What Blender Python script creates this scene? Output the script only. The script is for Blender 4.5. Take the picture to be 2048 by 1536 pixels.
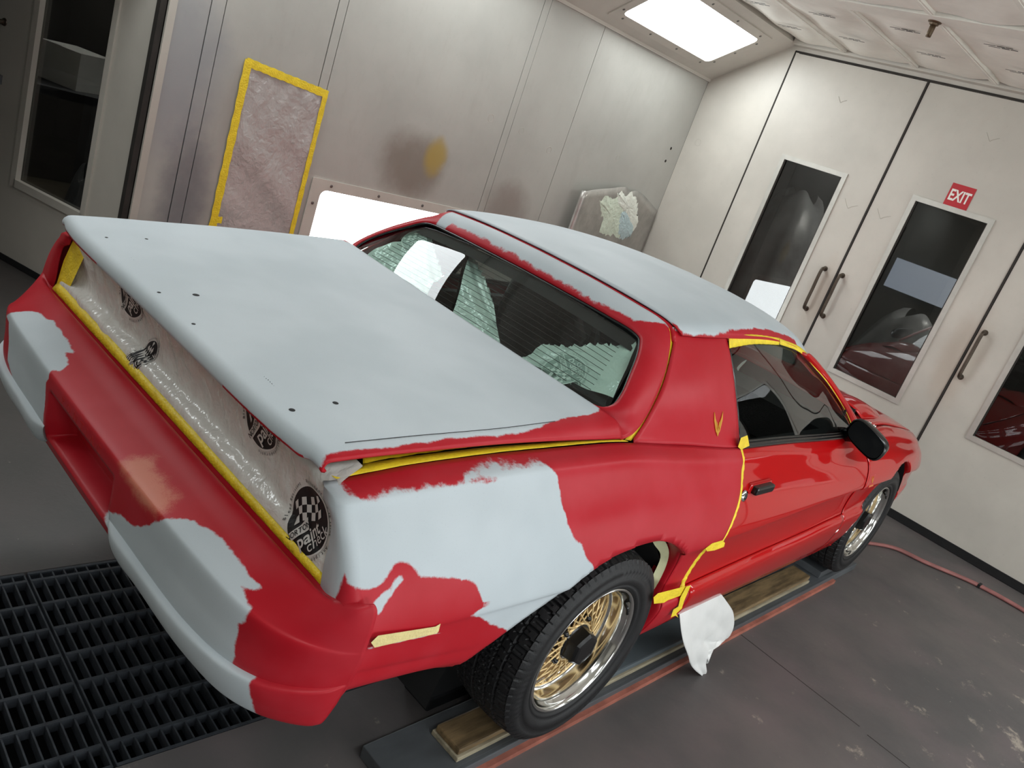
import bpy, bmesh, math, random
import numpy as np
from mathutils import Vector, Matrix
from mathutils.bvhtree import BVHTree
random.seed(7); rng = np.random.default_rng(7)
for o in list(bpy.data.objects): bpy.data.objects.remove(o)
scene = bpy.context.scene
COL = scene.collection
# ------------------------------------------------------------------ camera
FOC = 1607.82                       # focal length in pixels of the 2048 px wide frame
YAW = 0.0364635                     # the car stands turned by this much in the booth
R_CAR = np.array([[0.67266315, 0.66502172, 0.324454], [0.4450859, -0.0133538, -0.89538831], [-0.59111998, 0.74670462, -0.3049744]])
C_CAR = np.array([1.79231, -1.91099, 1.77354])
cy_, sy_ = math.cos(-YAW), math.sin(-YAW)
RY = np.array([[cy_, -sy_, 0], [sy_, cy_, 0], [0, 0, 1]])
R_ROOM = R_CAR @ RY
C_ROOM = RY.T @ C_CAR
cam_d = bpy.data.cameras.new('camera'); cam = bpy.data.objects.new('camera', cam_d); COL.objects.link(cam)
cam_d.sensor_width = 36.0; cam_d.lens = FOC / 2048 * 36.0; cam_d.clip_start = 0.05
M = Matrix(((R_ROOM[0][0], -R_ROOM[1][0], -R_ROOM[2][0], C_ROOM[0]),
            (R_ROOM[0][1], -R_ROOM[1][1], -R_ROOM[2][1], C_ROOM[1]),
            (R_ROOM[0][2], -R_ROOM[1][2], -R_ROOM[2][2], C_ROOM[2]),
            (0, 0, 0, 1)))
cam.matrix_world = M
scene.camera = cam
# ------------------------------------------------------------------ world, exposure
world = bpy.data.worlds.new('world'); scene.world = world; world.use_nodes = True
world.node_tree.nodes['Background'].inputs[0].default_value = (0.9, 0.95, 1.0, 1)
world.node_tree.nodes['Background'].inputs[1].default_value = 0.02
vs = scene.view_settings
vs.view_transform = 'Standard'; vs.look = 'None'; vs.gamma = 1.0; vs.use_curve_mapping = False
vs.exposure = 0.0
LIGHT_UP = 12.5      # emission of the upper (angled) light boxes
LIGHT_LOW = 11.0      # emission of the lower wall light boxes
# ------------------------------------------------------------------ pixel -> position
def _ray(px, room=False):
    d = np.array([px[0] - 1024, px[1] - 768, FOC]); return (R_ROOM if room else R_CAR).T @ d
def PX(u, v, x=None, y=None, z=None, room=False):
    d = _ray((u, v), room); c = C_ROOM if room else C_CAR
    if x is not None: t = (x - c[0]) / d[0]
    elif y is not None: t = (y - c[1]) / d[1]
    else: t = (z - c[2]) / d[2]
    return c + t * d
# ------------------------------------------------------------------ materials
def srgb(r, g, b):
    f = lambda c: ((c / 255 + 0.055) / 1.055) ** 2.4 if c > 10.3 else c / 255 / 12.92
    return (f(r), f(g), f(b), 1)
MATS = {}
class NT:
    def __init__(s, m): s.t = m.node_tree; s.n = s.t.nodes; s.l = s.t.links
    def add(s, typ, **kw):
        n = s.n.new(typ)
        for k, v in kw.items():
            if k.startswith('in_'):
                key = k[3:]; key = int(key) if key.isdigit() else key.replace('_', ' ')
                if isinstance(v, bpy.types.NodeSocket): s.l.new(v, n.inputs[key])
                else: n.inputs[key].default_value = v
            else: setattr(n, k, v)
        return n
    def math(s, op, a, b=None, c=None, clamp=False):
        n = s.n.new('ShaderNodeMath'); n.operation = op; n.use_clamp = clamp
        for i, v in enumerate((a, b, c)):
            if v is None: continue
            if isinstance(v, bpy.types.NodeSocket): s.l.new(v, n.inputs[i])
            else: n.inputs[i].default_value = v
        return n.outputs[0]
    def mix(s, f, a, b):
        n = s.n.new('ShaderNodeMix'); n.data_type = 'RGBA'
        for i, v in ((0, f), (6, a), (7, b)):
            if isinstance(v, bpy.types.NodeSocket): s.l.new(v, n.inputs[i])
            else: n.inputs[i].default_value = v
        return n.outputs[2]
    def noise(s, scale, detail=4, rough=0.55, vec=None, dist=0.0):
        n = s.n.new('ShaderNodeTexNoise'); n.inputs['Scale'].default_value = scale
        n.inputs['Detail'].default_value = detail; n.inputs['Roughness'].default_value = rough
        n.inputs['Distortion'].default_value = dist
        if vec is not None: s.l.new(vec, n.inputs['Vector'])
        return n.outputs['Fac']
    def coord(s, which='Object', scale=None):
        c = s.n.new('ShaderNodeTexCoord').outputs[which]
        if scale:
            m = s.n.new('ShaderNodeMapping'); m.inputs['Scale'].default_value = scale
            s.l.new(c, m.inputs['Vector']); c = m.outputs[0]
        return c
    def ramp(s, f, lo, hi):
        n = s.n.new('ShaderNodeMapRange'); n.interpolation_type = 'SMOOTHSTEP'
        s.l.new(f, n.inputs[0]); n.inputs[1].default_value = lo; n.inputs[2].default_value = hi
        return n.outputs[0]
    def bump(s, h, strength, dist=0.01):
        n = s.n.new('ShaderNodeBump'); n.inputs['Strength'].default_value = strength
        n.inputs['Distance'].default_value = dist; s.l.new(h, n.inputs['Height']); return n.outputs[0]
def new_mat(name):
    m = bpy.data.materials.new(name); m.use_nodes = True; MATS[name] = m
    nt = NT(m); b = nt.n['Principled BSDF']; return m, nt, b
def P(name, col, rough=0.5, metal=0.0, var=0.08, scale=8.0, bump=0.0, bscale=60.0, coat=0.0, spec=0.5, stretch=None):
    """plain principled material with a slight procedural colour variation"""
    m, nt, b = new_mat(name)
    v = nt.coord('Object', stretch)
    f = nt.noise(scale, 5, 0.6, v)
    c = nt.mix(nt.ramp(f, 0.3, 0.7), tuple(x * (1 - var) for x in col[:3]) + (1,), tuple(min(1, x * (1 + var)) for x in col[:3]) + (1,))
    nt.l.new(c, b.inputs['Base Color']); b.inputs['Roughness'].default_value = rough; b.inputs['Metallic'].default_value = metal
    b.inputs['Coat Weight'].default_value = coat; b.inputs['Coat Roughness'].default_value = 0.05
    b.inputs['Specular IOR Level'].default_value = spec
    if bump: nt.l.new(nt.bump(nt.noise(bscale, 3, 0.5, v), bump), b.inputs['Normal'])
    return m
RED = srgb(178, 22, 36); RED_G = srgb(184, 10, 14); PRIM = srgb(192, 202, 208)
def paint(name, red, rough, coat):
    m, nt, b = new_mat(name)
    v = nt.coord('Object')
    a = nt.add('ShaderNodeAttribute', attribute_name='primer').outputs['Fac']
    s = nt.add('ShaderNodeAttribute', attribute_name='salmon').outputs['Fac']
    if coat > 0.5: a = nt.math('SUBTRACT', a, 5.0)
    s = nt.math('SUBTRACT', s, 5.0 if coat > 0.5 else 0.0001)
    n1 = nt.noise(22, 5, 0.65, v); n2 = nt.noise(160, 3, 0.7, v)
    e = nt.math('ADD', a, nt.math('MULTIPLY', nt.math('SUBTRACT', n1, 0.5), 0.022))
    e = nt.math('ADD', e, nt.math('MULTIPLY', nt.math('SUBTRACT', n2, 0.5), 0.004))
    fac = nt.ramp(e, -0.0025, 0.0035)
    e2 = nt.math('ADD', s, nt.math('MULTIPLY', nt.math('SUBTRACT', n1, 0.5), 0.06))
    e2 = nt.math('ADD', e2, nt.math('MULTIPLY', nt.math('SUBTRACT', nt.noise(500, 2, 0.7, v), 0.5), 0.03))
    sf = nt.ramp(e2, -0.004, 0.03)
    hz = nt.noise(5, 4, 0.6, v)
    r1 = red if coat > 0.5 else nt.mix(nt.ramp(hz, 0.35, 0.7), red, tuple(min(1, c * 1.0 + d) for c, d in zip(red[:3], (0.035, 0.012, 0.015))) + (1,))
    r2 = nt.mix(sf, r1, srgb(205, 122, 100))
    g = nt.mix(nt.ramp(nt.noise(3.0, 3, 0.5, v), 0.3, 0.7), srgb(186, 195, 200), srgb(197, 205, 210))
    g = nt.mix(nt.ramp(nt.noise(700, 2, 0.5, v), 0.25, 0.32), srgb(160, 165, 168), g)
    c = nt.mix(fac, r2, g)
    nt.l.new(c, b.inputs['Base Color'])
    rr = nt.math('ADD', nt.math('MULTIPLY', fac, 0.58 - rough), nt.math('ADD', rough, nt.math('MULTIPLY', nt.math('SUBTRACT', hz, 0.5), 0.0 if coat > 0.5 else 0.12)))
    nt.l.new(rr, b.inputs['Roughness'])
    cw = nt.math('MULTIPLY', nt.math('SUBTRACT', 1.0, fac), coat * 1.5); nt.l.new(cw, b.inputs['Coat Weight'])
    b.inputs['Coat Roughness'].default_value = 0.03
    b.inputs['Specular IOR Level'].default_value = 0.05 if coat > 0.5 else 0.25
    return m
paint('paint_sanded', RED, 0.42, 0.0); paint('paint_gloss', RED_G, 0.35, 0.51)
P('tape_yellow', srgb(248, 216, 48), 0.45, var=0.1, scale=30, bump=0.3, bscale=120)
P('tape_cream', srgb(232, 214, 150), 0.6, var=0.06, scale=30, bump=0.3, bscale=150)
P('paper_cream', srgb(205, 205, 165), 0.7, var=0.08, scale=12, bump=0.3, bscale=30)
P('paper_white', srgb(228, 228, 226), 0.42, var=0.03, scale=10, bump=0.25, bscale=25)
P('rubber_black', srgb(19, 19, 21), 0.55, var=0.25, scale=25, bump=0.15, bscale=300)
P('black_plastic', srgb(14, 14, 15), 0.25, var=0.2, scale=20)
P('black_matte', srgb(16, 16, 17), 0.8, var=0.2, scale=20)
P('chrome', srgb(225, 225, 222), 0.12, metal=1.0, var=0.03, scale=6, bump=0.02, bscale=4)
P('rim_metal', srgb(205, 206, 208), 0.16, metal=1.0, var=0.05, scale=14)
P('gold', srgb(238, 208, 152), 0.35, metal=0.35, var=0.06, scale=30)
P('gold_dark', srgb(138, 106, 62), 0.55, metal=0.4, var=0.15, scale=14)
P('emblem_gold', srgb(236, 178, 70), 0.3, metal=0.5, var=0.05, scale=40)
P('interior_dark', srgb(24, 25, 26), 0.75, var=0.25, scale=10, bump=0.2, bscale=180)
P('interior_mid', srgb(48, 50, 50), 0.7, var=0.2, scale=10, bump=0.2, bscale=120)
P('mirror_dark', srgb(40, 44, 46), 0.06, metal=0.9, var=0.1)
P('underbody', srgb(14, 14, 15), 0.9, var=0.2)
def plank_mat():
    m, nt, b = new_mat('plank_wood')
    v = nt.coord('Object'); st = nt.coord('Object', (9, 1, 9))
    f = nt.noise(4.5, 5, 0.6, st)
    c = nt.mix(nt.ramp(f, 0.3, 0.7), srgb(82, 66, 44), srgb(136, 112, 78))
    sep = nt.add('ShaderNodeSeparateXYZ'); nt.l.new(v, sep.inputs[0])
    d = nt.math('ABSOLUTE', nt.math('SUBTRACT', sep.outputs[1], 0.72))
    d = nt.math('ADD', d, nt.math('MULTIPLY', nt.math('SUBTRACT', nt.noise(6, 4, 0.6, v), 0.5), 0.5))
    c = nt.mix(nt.math('SUBTRACT', 1.0, nt.ramp(d, 0.35, 0.75)), c, srgb(88, 96, 100))     # grey overspray over the middle of the board
    nt.l.new(c, b.inputs['Base Color']); b.inputs['Roughness'].default_value = 0.6
    nt.l.new(nt.bump(f, 0.15), b.inputs['Normal'])
plank_mat()
P('plank_pale', srgb(150, 140, 118), 0.65, var=0.3, scale=6, stretch=(6, 1, 6))
P('rail_steel', srgb(84, 87, 90), 0.55, metal=0.15, var=0.25, scale=5, bump=0.1, bscale=60, stretch=(1, 0.4, 1))
P('rail_edge', srgb(166, 100, 84), 0.6, metal=0.1, var=0.3, scale=9)
P('grate_steel', srgb(66, 70, 76), 0.5, metal=0.4, var=0.25, scale=12, bump=0.15, bscale=200)
P('pit_dark', srgb(20, 21, 24), 0.85, var=0.3)
P('door_bronze', srgb(82, 72, 62), 0.45, metal=0.6, var=0.15, scale=30)
P('seam_dark', srgb(46, 42, 38), 0.8, var=0.2)
P('trim_alu', srgb(196, 194, 186), 0.4, metal=0.35, var=0.06, scale=12)
P('sign_red', srgb(186, 22, 36), 0.4, var=0.05)
P('sign_white', srgb(240, 238, 230), 0.4, var=0.02)
P('rivet', srgb(110, 108, 104), 0.4, metal=0.6, var=0.1)
P('hose_red', srgb(150, 96, 92), 0.55, var=0.2, scale=10)
P('filter_cloth', srgb(232, 229, 219), 0.9, var=0.05, scale=3, bump=0.5, bscale=9)
P('filter_rib', srgb(226, 223, 213), 0.7, var=0.05, scale=6)
P('ink', srgb(40, 38, 38), 0.7, var=0.2)
P('print_black', srgb(18, 18, 19), 0.6, var=0.1)
P('print_faint', srgb(150, 170, 162), 0.5, var=0.05)
P('print_faint_light', srgb(212, 226, 219), 0.4, var=0.03)
P('print_white', srgb(214, 211, 206), 0.35, var=0.03)
P('putty_white', srgb(242, 246, 234), 0.6, var=0.06, scale=25, bump=0.6, bscale=40)
P('putty_blue', srgb(196, 218, 220), 0.6, var=0.06, scale=25, bump=0.6, bscale=40)
P('putty_green', srgb(222, 234, 214), 0.6, var=0.06, scale=25, bump=0.6, bscale=40)
P('scrap_metal', srgb(172, 169, 163), 0.33, metal=0.5, var=0.15, scale=7, bump=0.1, bscale=40)
P('sprinkler_brass', srgb(96, 80, 62), 0.4, metal=0.6, var=0.15)
P('shop_dark', srgb(44, 42, 40), 0.9, var=0.3, scale=2)
P('shop_item', srgb(70, 72, 76), 0.7, var=0.4, scale=3)
P('shop_plastic', srgb(150, 152, 155), 0.3, var=0.3, scale=3, bump=0.6, bscale=12)
P('shop_floor', srgb(86, 80, 68), 0.7, var=0.3, scale=3)
P('shop_blue', srgb(110, 135, 175), 0.5, var=0.1)
def booth_wall(name, base, stains):
    m, nt, b = new_mat(name)
    v = nt.coord('Object')
    n1 = nt.noise(1.3, 5, 0.6, v); n2 = nt.noise(9, 5, 0.7, nt.coord('Object', (1, 1, 0.25))); n3 = nt.noise(55, 4, 0.6, v)
    c = nt.mix(nt.ramp(n1, 0.3, 0.7), tuple(x * 0.9 for x in base[:3]) + (1,), tuple(min(1, x * 1.06) for x in base[:3]) + (1,))
    c = nt.mix(nt.math('MULTIPLY', nt.ramp(n2, 0.5, 0.85), 0.25 if stains and stains[0][0] == 1 else 0.08), c, srgb(150, 140, 132))
    c = nt.mix(nt.math('MULTIPLY', nt.ramp(n3, 0.62, 0.75), 0.10), c, srgb(100, 92, 86))
    sep = nt.add('ShaderNodeSeparateXYZ'); nt.l.new(v, sep.inputs[0])
    for (ax, cx, cz, rx, rz, col, amt) in stains:      # overspray and smoke stains left on the panels
        a = sep.outputs[ax]
        d = nt.math('ADD', nt.math('POWER', nt.math('ABSOLUTE', nt.math('DIVIDE', nt.math('SUBTRACT', a, cx), rx)), 2.0),
                    nt.math('POWER', nt.math('ABSOLUTE', nt.math('DIVIDE', nt.math('SUBTRACT', sep.outputs[2], cz), rz)), 2.0))
        d = nt.math('ADD', d, nt.math('MULTIPLY', nt.math('SUBTRACT', nt.noise(5, 4, 0.6, v), 0.5), 1.2))
        f = nt.math('MULTIPLY', nt.math('SUBTRACT', 1.0, nt.ramp(d, 0.0, 1.3)), amt)
        c = nt.mix(f, c, col)
    nt.l.new(c, b.inputs['Base Color']); b.inputs['Roughness'].default_value = 0.42
    b.inputs['Specular IOR Level'].default_value = 0.4
    nt.l.new(nt.bump(nt.noise(2.2, 2, 0.5, v), 0.12, 0.03), b.inputs['Normal'])
    return m
booth_wall('booth_left', srgb(180, 179, 172), [
    (1, 0.10, 0.75, 0.16, 0.5, srgb(102, 104, 110), 0.75), (1, -0.02, 1.4, 0.25, 0.5, srgb(132, 136, 146), 0.5),
    (1, 1.55, 1.22, 0.30, 0.25, srgb(118, 104, 92), 0.7), (1, 1.72, 1.32, 0.10, 0.14, srgb(176, 150, 70), 0.8),
    (1, 2.50, 1.10, 0.25, 0.22, srgb(128, 112, 104), 0.6)])
booth_wall('booth_front', srgb(202, 197, 187), [
    (0, -0.78, 1.25, 0.12, 0.35, srgb(172, 150, 128), 0.35), (0, 0.35, 1.25, 0.15, 0.4, srgb(172, 150, 128), 0.35)])
P('booth_smooth', srgb(136, 134, 130), 0.6, var=0.03, scale=1.5)
booth_wall('booth_plain', srgb(190, 185, 175), [])
def floor_mat():
    m, nt, b = new_mat('booth_floor')
    v = nt.coord('Object')
    n1 = nt.noise(1.6, 6, 0.6, v); n2 = nt.noise(5, 6, 0.7, v)
    c = nt.mix(nt.ramp(n1, 0.3, 0.7), srgb(78, 76, 76), srgb(98, 92, 90))
    c = nt.mix(nt.math('MULTIPLY', nt.ramp(nt.noise(3.1, 3, 0.5, v), 0.45, 0.75), 0.5), c, srgb(104, 92, 94))
    sep = nt.add('ShaderNodeSeparateXYZ'); nt.l.new(v, sep.inputs[0])
    left_dark = nt.ramp(sep.outputs[0], -0.2, -0.9)           # left side darker: floor tone plus the car's shade put into the colour
    c = nt.mix(nt.math('MULTIPLY', left_dark, 0.75), c, srgb(58, 55, 51))
    wear = nt.ramp(sep.outputs[0], 1.2, 2.2)           # the walking strip along the right wall is worn to pale concrete
    w = nt.math('ADD', n2, nt.math('MULTIPLY', wear, 0.16))
    st = nt.noise(14, 6, 0.75, nt.coord('Object', (1.0, 0.45, 1)))
    f = nt.math('MULTIPLY', nt.ramp(w, 0.62, 0.7), nt.ramp(st, 0.45, 0.6))
    c = nt.mix(nt.math('MULTIPLY', f, 0.75), c, srgb(168, 158, 144))
    sp = nt.ramp(nt.noise(70, 2, 0.5, v), 0.77, 0.80)
    c = nt.mix(nt.math('MULTIPLY', sp, 0.7), c, srgb(180, 172, 160))
    nt.l.new(c, b.inputs['Base Color'])
    nt.l.new(nt.math('ADD', 0.45, nt.math('MULTIPLY', n2, 0.25)), b.inputs['Roughness'])
    nt.l.new(nt.bump(nt.noise(40, 4, 0.6, v), 0.15), b.inputs['Normal'])
floor_mat()
def glass(name, tint, amount, rough=0.0):
    """thin pane: fresnel reflection over a tinted see-through"""
    m, nt, b = new_mat(name); out = nt.n['Material Output']
    tr = nt.add('ShaderNodeBsdfTransparent'); tr.inputs[0].default_value = tint
    gl = nt.add('ShaderNodeBsdfGlossy'); gl.inputs['Roughness'].default_value = rough; gl.inputs['Color'].default_value = (1, 1, 1, 1)
    lw = nt.add('ShaderNodeLayerWeight'); lw.inputs['Blend'].default_value = 0.5
    fr = nt.math('ADD', 0.04, nt.math('MULTIPLY', nt.math('POWER', lw.outputs['Facing'], 5.0), 0.96))
    n = nt.noise(2, 2, 0.5, nt.coord('Object'))
    fac = nt.math('MULTIPLY', fr, amount); fac = nt.math('ADD', fac, nt.math('MULTIPLY', n, 0.01), clamp=True)
    mx = nt.add('ShaderNodeMixShader'); nt.l.new(fac, mx.inputs[0]); nt.l.new(tr.outputs[0], mx.inputs[1]); nt.l.new(gl.outputs[0], mx.inputs[2])
    nt.l.new(mx.outputs[0], out.inputs[0])
glass('glass_rear', srgb(228, 240, 235), 1.0); glass('glass_side', srgb(170, 178, 176), 1.3); glass('glass_door', srgb(186, 188, 188), 1.4)
def plastic_film(name, col, alpha):
    m, nt, b = new_mat(name); out = nt.n['Material Output']
    b.inputs['Base Color'].default_value = col; b.inputs['Roughness'].default_value = 0.16
    v = nt.coord('Object')
    h = nt.math('ADD', nt.noise(7, 4, 0.6, nt.coord('Object', (1, 1, 0.5)), 0.6), nt.math('MULTIPLY', nt.noise(26, 3, 0.6, v, 0.4), 0.3))
    nt.l.new(nt.bump(h, 0.55, 0.03), b.inputs['Normal'])
    tr = nt.add('ShaderNodeBsdfTransparent'); mx = nt.add('ShaderNodeMixShader')
    mx.inputs[0].default_value = alpha; nt.l.new(tr.outputs[0], mx.inputs[1]); nt.l.new(b.outputs[0], mx.inputs[2]); nt.l.new(mx.outputs[0], out.inputs[0])
plastic_film('plastic_tail', srgb(226, 223, 217), 0.95); plastic_film('plastic_cabin', srgb(206, 222, 215), 0.97)
plastic_film('plastic_wall', srgb(188, 182, 178), 0.97)
def emit(name, col, s):
    m, nt, b = new_mat(name)
    b.inputs['Base Color'].default_value = (0.8, 0.8, 0.8, 1); b.inputs['Emission Color'].default_value = col
    v = nt.coord('Object', (1, 1, 1)); f = nt.noise(3, 2, 0.5, v)
    nt.l.new(nt.math('MULTIPLY', nt.math('ADD', 0.95, nt.math('MULTIPLY', f, 0.1)), s), b.inputs['Emission Strength'])
emit('shop_fill', (1.0, 0.95, 0.85, 1), 320.0); emit('shop_window', (0.55, 0.7, 1.0, 1), 0.5); emit('light_upper', (0.93, 0.985, 1.0, 1), LIGHT_UP); emit('light_lower', (0.93, 0.985, 1.0, 1), LIGHT_LOW); emit('light_lower_right', (0.93, 0.985, 1.0, 1), LIGHT_LOW * 0.5)
# ------------------------------------------------------------------ mesh helpers
def link(name, me, mat, parent=None, smooth=False):
    o = bpy.data.objects.new(name, me); COL.objects.link(o)
    if mat and not me.materials: me.materials.append(MATS[mat] if isinstance(mat, str) else mat)
    if parent is not None: o.parent = parent
    if smooth: me.polygons.foreach_set('use_smooth', [True] * len(me.polygons))
    return o
def mesh(name, verts, faces, mat, parent=None, smooth=False):
    me = bpy.data.meshes.new(name); me.from_pydata([tuple(float(c) for c in v) for v in verts], [], [tuple(int(i) for i in f) for f in faces]); me.update()
    return link(name, me, mat, parent, smooth)
def tag(o, label=None, cat=None, group=None, kind=None):
    if label: o['label'] = label
    if cat: o['category'] = cat
    if group: o['group'] = group
    if kind: o['kind'] = kind
    return o
def empty(name, loc=(0, 0, 0), rz=0.0, parent=None):
    o = bpy.data.objects.new(name, None); COL.objects.link(o); o.location = loc; o.rotation_euler = (0, 0, rz); o.empty_display_size = 0.1
    if parent is not None: o.parent = parent
    return o
def box_data(x0, x1, y0, y1, z0, z1, bev=0.0):
    bm = bmesh.new(); bmesh.ops.create_cube(bm, size=1.0)
    for v in bm.verts:
        v.co = Vector(((x0 + x1) / 2 + v.co.x * (x1 - x0), (y0 + y1) / 2 + v.co.y * (y1 - y0), (z0 + z1) / 2 + v.co.z * (z1 - z0)))
    if bev: bmesh.ops.bevel(bm, geom=list(bm.edges), offset=bev, segments=2, affect='EDGES', profile=0.6)
    me = bpy.data.meshes.new('box'); bm.to_mesh(me); bm.free(); return me
def box(name, x0, x1, y0, y1, z0, z1, mat, parent=None, bev=0.0):
    me = box_data(x0, x1, y0, y1, z0, z1, bev); me.name = name
    return link(name, me, mat, parent)
def boxes(name, lst, mat, parent=None):
    V, Fc = [], []
    for (x0, x1, y0, y1, z0, z1) in lst:
        b = len(V)
        V += [(x, y, z) for x in (x0, x1) for y in (y0, y1) for z in (z0, z1)]
        Fc += [(b, b + 1, b + 3, b + 2), (b + 4, b + 6, b + 7, b + 5), (b, b + 4, b + 5, b + 1), (b + 2, b + 3, b + 7, b + 6), (b, b + 2, b + 6, b + 4), (b + 1, b + 5, b + 7, b + 3)]
    return mesh(name, V, Fc, mat, parent)
def crom(pts, n):
    """dense Catmull-Rom curve through pts"""
    pts = [np.array(p, float) for p in pts]
    if len(pts) == 2: return [pts[0] + (pts[1] - pts[0]) * i / (n - 1) for i in range(n)]
    d = [0.0]
    for a, b in zip(pts, pts[1:]): d.append(d[-1] + max(1e-6, np.linalg.norm(b - a)) ** 0.5)
    ext = [2 * pts[0] - pts[1]] + pts + [2 * pts[-1] - pts[-2]]
    td = [d[0] - (d[1] - d[0])] + d + [d[-1] + (d[-1] - d[-2])]
    out = []
    cum = [0.0]
    for a, b in zip(pts, pts[1:]): cum.append(cum[-1] + np.linalg.norm(b - a))
    for i in range(n):
        s = cum[-1] * i / (n - 1)
        k = max(0, min(len(pts) - 2, int(np.searchsorted(cum, s, side='right')) - 1))
        f = (s - cum[k]) / max(1e-9, cum[k + 1] - cum[k]); f = min(1, max(0, f))
        t = d[k] + f * (d[k + 1] - d[k])
        p0, p1, p2, p3 = ext[k:k + 4]; t0, t1, t2, t3 = td[k:k + 4]
        A1 = (t1 - t) / (t1 - t0) * p0 + (t - t0) / (t1 - t0) * p1
        A2 = (t2 - t) / (t2 - t1) * p1 + (t - t1) / (t2 - t1) * p2
        A3 = (t3 - t) / (t3 - t2) * p2 + (t - t2) / (t3 - t2) * p3
        B1 = (t2 - t) / (t2 - t0) * A1 + (t - t0) / (t2 - t0) * A2
        B2 = (t3 - t) / (t3 - t1) * A2 + (t - t1) / (t3 - t1) * A3
        out.append((t2 - t) / (t2 - t1) * B1 + (t - t1) / (t2 - t1) * B2)
    return out
def grid_faces(nu, nv, flip=False):
    F_ = []
    for i in range(nu - 1):
        for j in range(nv - 1):
            q = (i * nv + j, i * nv + j + 1, (i + 1) * nv + j + 1, (i + 1) * nv + j)
            F_.append(q[::-1] if flip else q)
    return F_
def loft(rows, nu, nv):
    """rows: list of control polylines; returns nu x nv points (u across the rows, v along them)"""
    dense = [crom(r, nv) for r in rows]
    cols = [crom([dense[k][j] for k in range(len(rows))], nu) for j in range(nv)]
    return np.array([[cols[j][i] for j in range(nv)] for i in range(nu)])
def grid_obj(name, G, mat, parent=None, flip=False, thick=0.0, mirror=False):
    G = np.array(G); 
    if mirror: G = G * np.array([-1, 1, 1]); flip = not flip
    nu, nv = G.shape[:2]
    o = mesh(name, G.reshape(-1, 3), grid_faces(nu, nv, flip), mat, parent, True)
    if thick: md = o.modifiers.new('thickness', 'SOLIDIFY'); md.thickness = thick; md.offset = -1
    return o
def tube_data(pts, r, n=10, closed=False, caps=True):
    pts = [np.array(p, float) for p in pts]; V, F_ = [], []
    m = len(pts); rad = r if hasattr(r, '__len__') else [r] * m
    prev = None
    for i, p in enumerate(pts):
        t = pts[(i + 1) % m] - pts[i - 1] if closed else pts[min(i + 1, m - 1)] - pts[max(i - 1, 0)]
        t = t / (np.linalg.norm(t) + 1e-12)
        if prev is None:
            a = np.array([0, 0, 1.0]) if abs(t[2]) < 0.9 else np.array([1.0, 0, 0])
            u = np.cross(t, a)
        else: u = prev - t * (prev @ t)
        u = u / (np.linalg.norm(u) + 1e-12); w = np.cross(t, u); prev = u
        for k in range(n):
            an = 2 * math.pi * k / n; V.append(p + rad[i] * (math.cos(an) * u + math.sin(an) * w))
    for i in range(m if closed else m - 1):
        for k in range(n):
            a = i * n + k; b = i * n + (k + 1) % n; c = ((i + 1) % m) * n + (k + 1) % n; d = ((i + 1) % m) * n + k
            F_.append((a, b, c, d))
    if caps and not closed: F_.append(tuple(range(n))[::-1]); F_.append(tuple((m - 1) * n + k for k in range(n)))
    return V, F_
def tube(name, pts, r, mat, parent=None, n=10, closed=False):
    V, F_ = tube_data(pts, r, n, closed); return mesh(name, V, F_, mat, parent, True)
def merge(*vf):
    V, F_ = [], []
    for v, f in vf:
        b = len(V); V += [tuple(p) for p in v]; F_ += [tuple(i + b for i in q) for q in f]
    return V, F_
def disc_data(c, n, r, seg=12, h=0.004):
    """small flat button on a surface at c with normal n"""
    c = np.array(c, float); n = np.array(n, float); n /= np.linalg.norm(n)
    a = np.cross(n, [0, 0, 1.0]); 
    if np.linalg.norm(a) < 0.1: a = np.cross(n, [1.0, 0, 0])
    a /= np.linalg.norm(a); b = np.cross(n, a); V = []
    for hh, rr in ((0, r), (h * 0.7, r * 0.92), (h, r * 0.5)):
        for k in range(seg):
            t = 2 * math.pi * k / seg; V.append(c + n * hh + rr * (math.cos(t) * a + math.sin(t) * b))
    F_ = []
    for L in range(2):
        for k in range(seg): F_.append((L * seg + k, L * seg + (k + 1) % seg, (L + 1) * seg + (k + 1) % seg, (L + 1) * seg + k))
    F_.append(tuple(2 * seg + k for k in range(seg)))
    return V, F_
def text_mesh(body, size, extrude=0.0, align='CENTER', shear=0.0, bold=0.0, space=1.0):
    cu = bpy.data.curves.new('lettering', 'FONT'); cu.body = body; cu.size = size; cu.extrude = extrude; cu.align_x = align; cu.align_y = 'CENTER'
    cu.shear = shear; cu.offset = bold; cu.space_character = space; cu.resolution_u = 3
    o = bpy.data.objects.new('lettering', cu); COL.objects.link(o)
    dg = bpy.context.evaluated_depsgraph_get(); me = bpy.data.meshes.new_from_object(o.evaluated_get(dg))
    V = np.array([v.co[:] for v in me.vertices]).reshape(-1, 3); F_ = [tuple(p.vertices) for p in me.polygons]
    bpy.data.objects.remove(o); bpy.data.curves.remove(cu); bpy.data.meshes.remove(me)
    return V, F_
def inside(pts, poly):
    x, y = pts[:, 0], pts[:, 1]; r = np.zeros(len(pts), bool); n = len(poly)
    for i in range(n):
        x1, y1 = poly[i]; x2, y2 = poly[(i + 1) % n]
        if y1 == y2: continue
        c = (y1 > y) != (y2 > y); r ^= c & (x < (x2 - x1) * (y - y1) / (y2 - y1) + x1)
    return r
def near(pts, poly, closed=True):
    best = np.full(len(pts), 1e9); bp = np.zeros_like(pts); n = len(poly)
    for i in range(n if closed else n - 1):
        a = np.array(poly[i], float); b = np.array(poly[(i + 1) % n], float); d = b - a
        t = np.clip(((pts - a) @ d) / (d @ d + 1e-12), 0, 1); q = a + t[:, None] * d; e = np.hypot(*(pts - q).T)
        m = e < best; best[m] = e[m]; bp[m] = q[m]
    return best, bp
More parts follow.
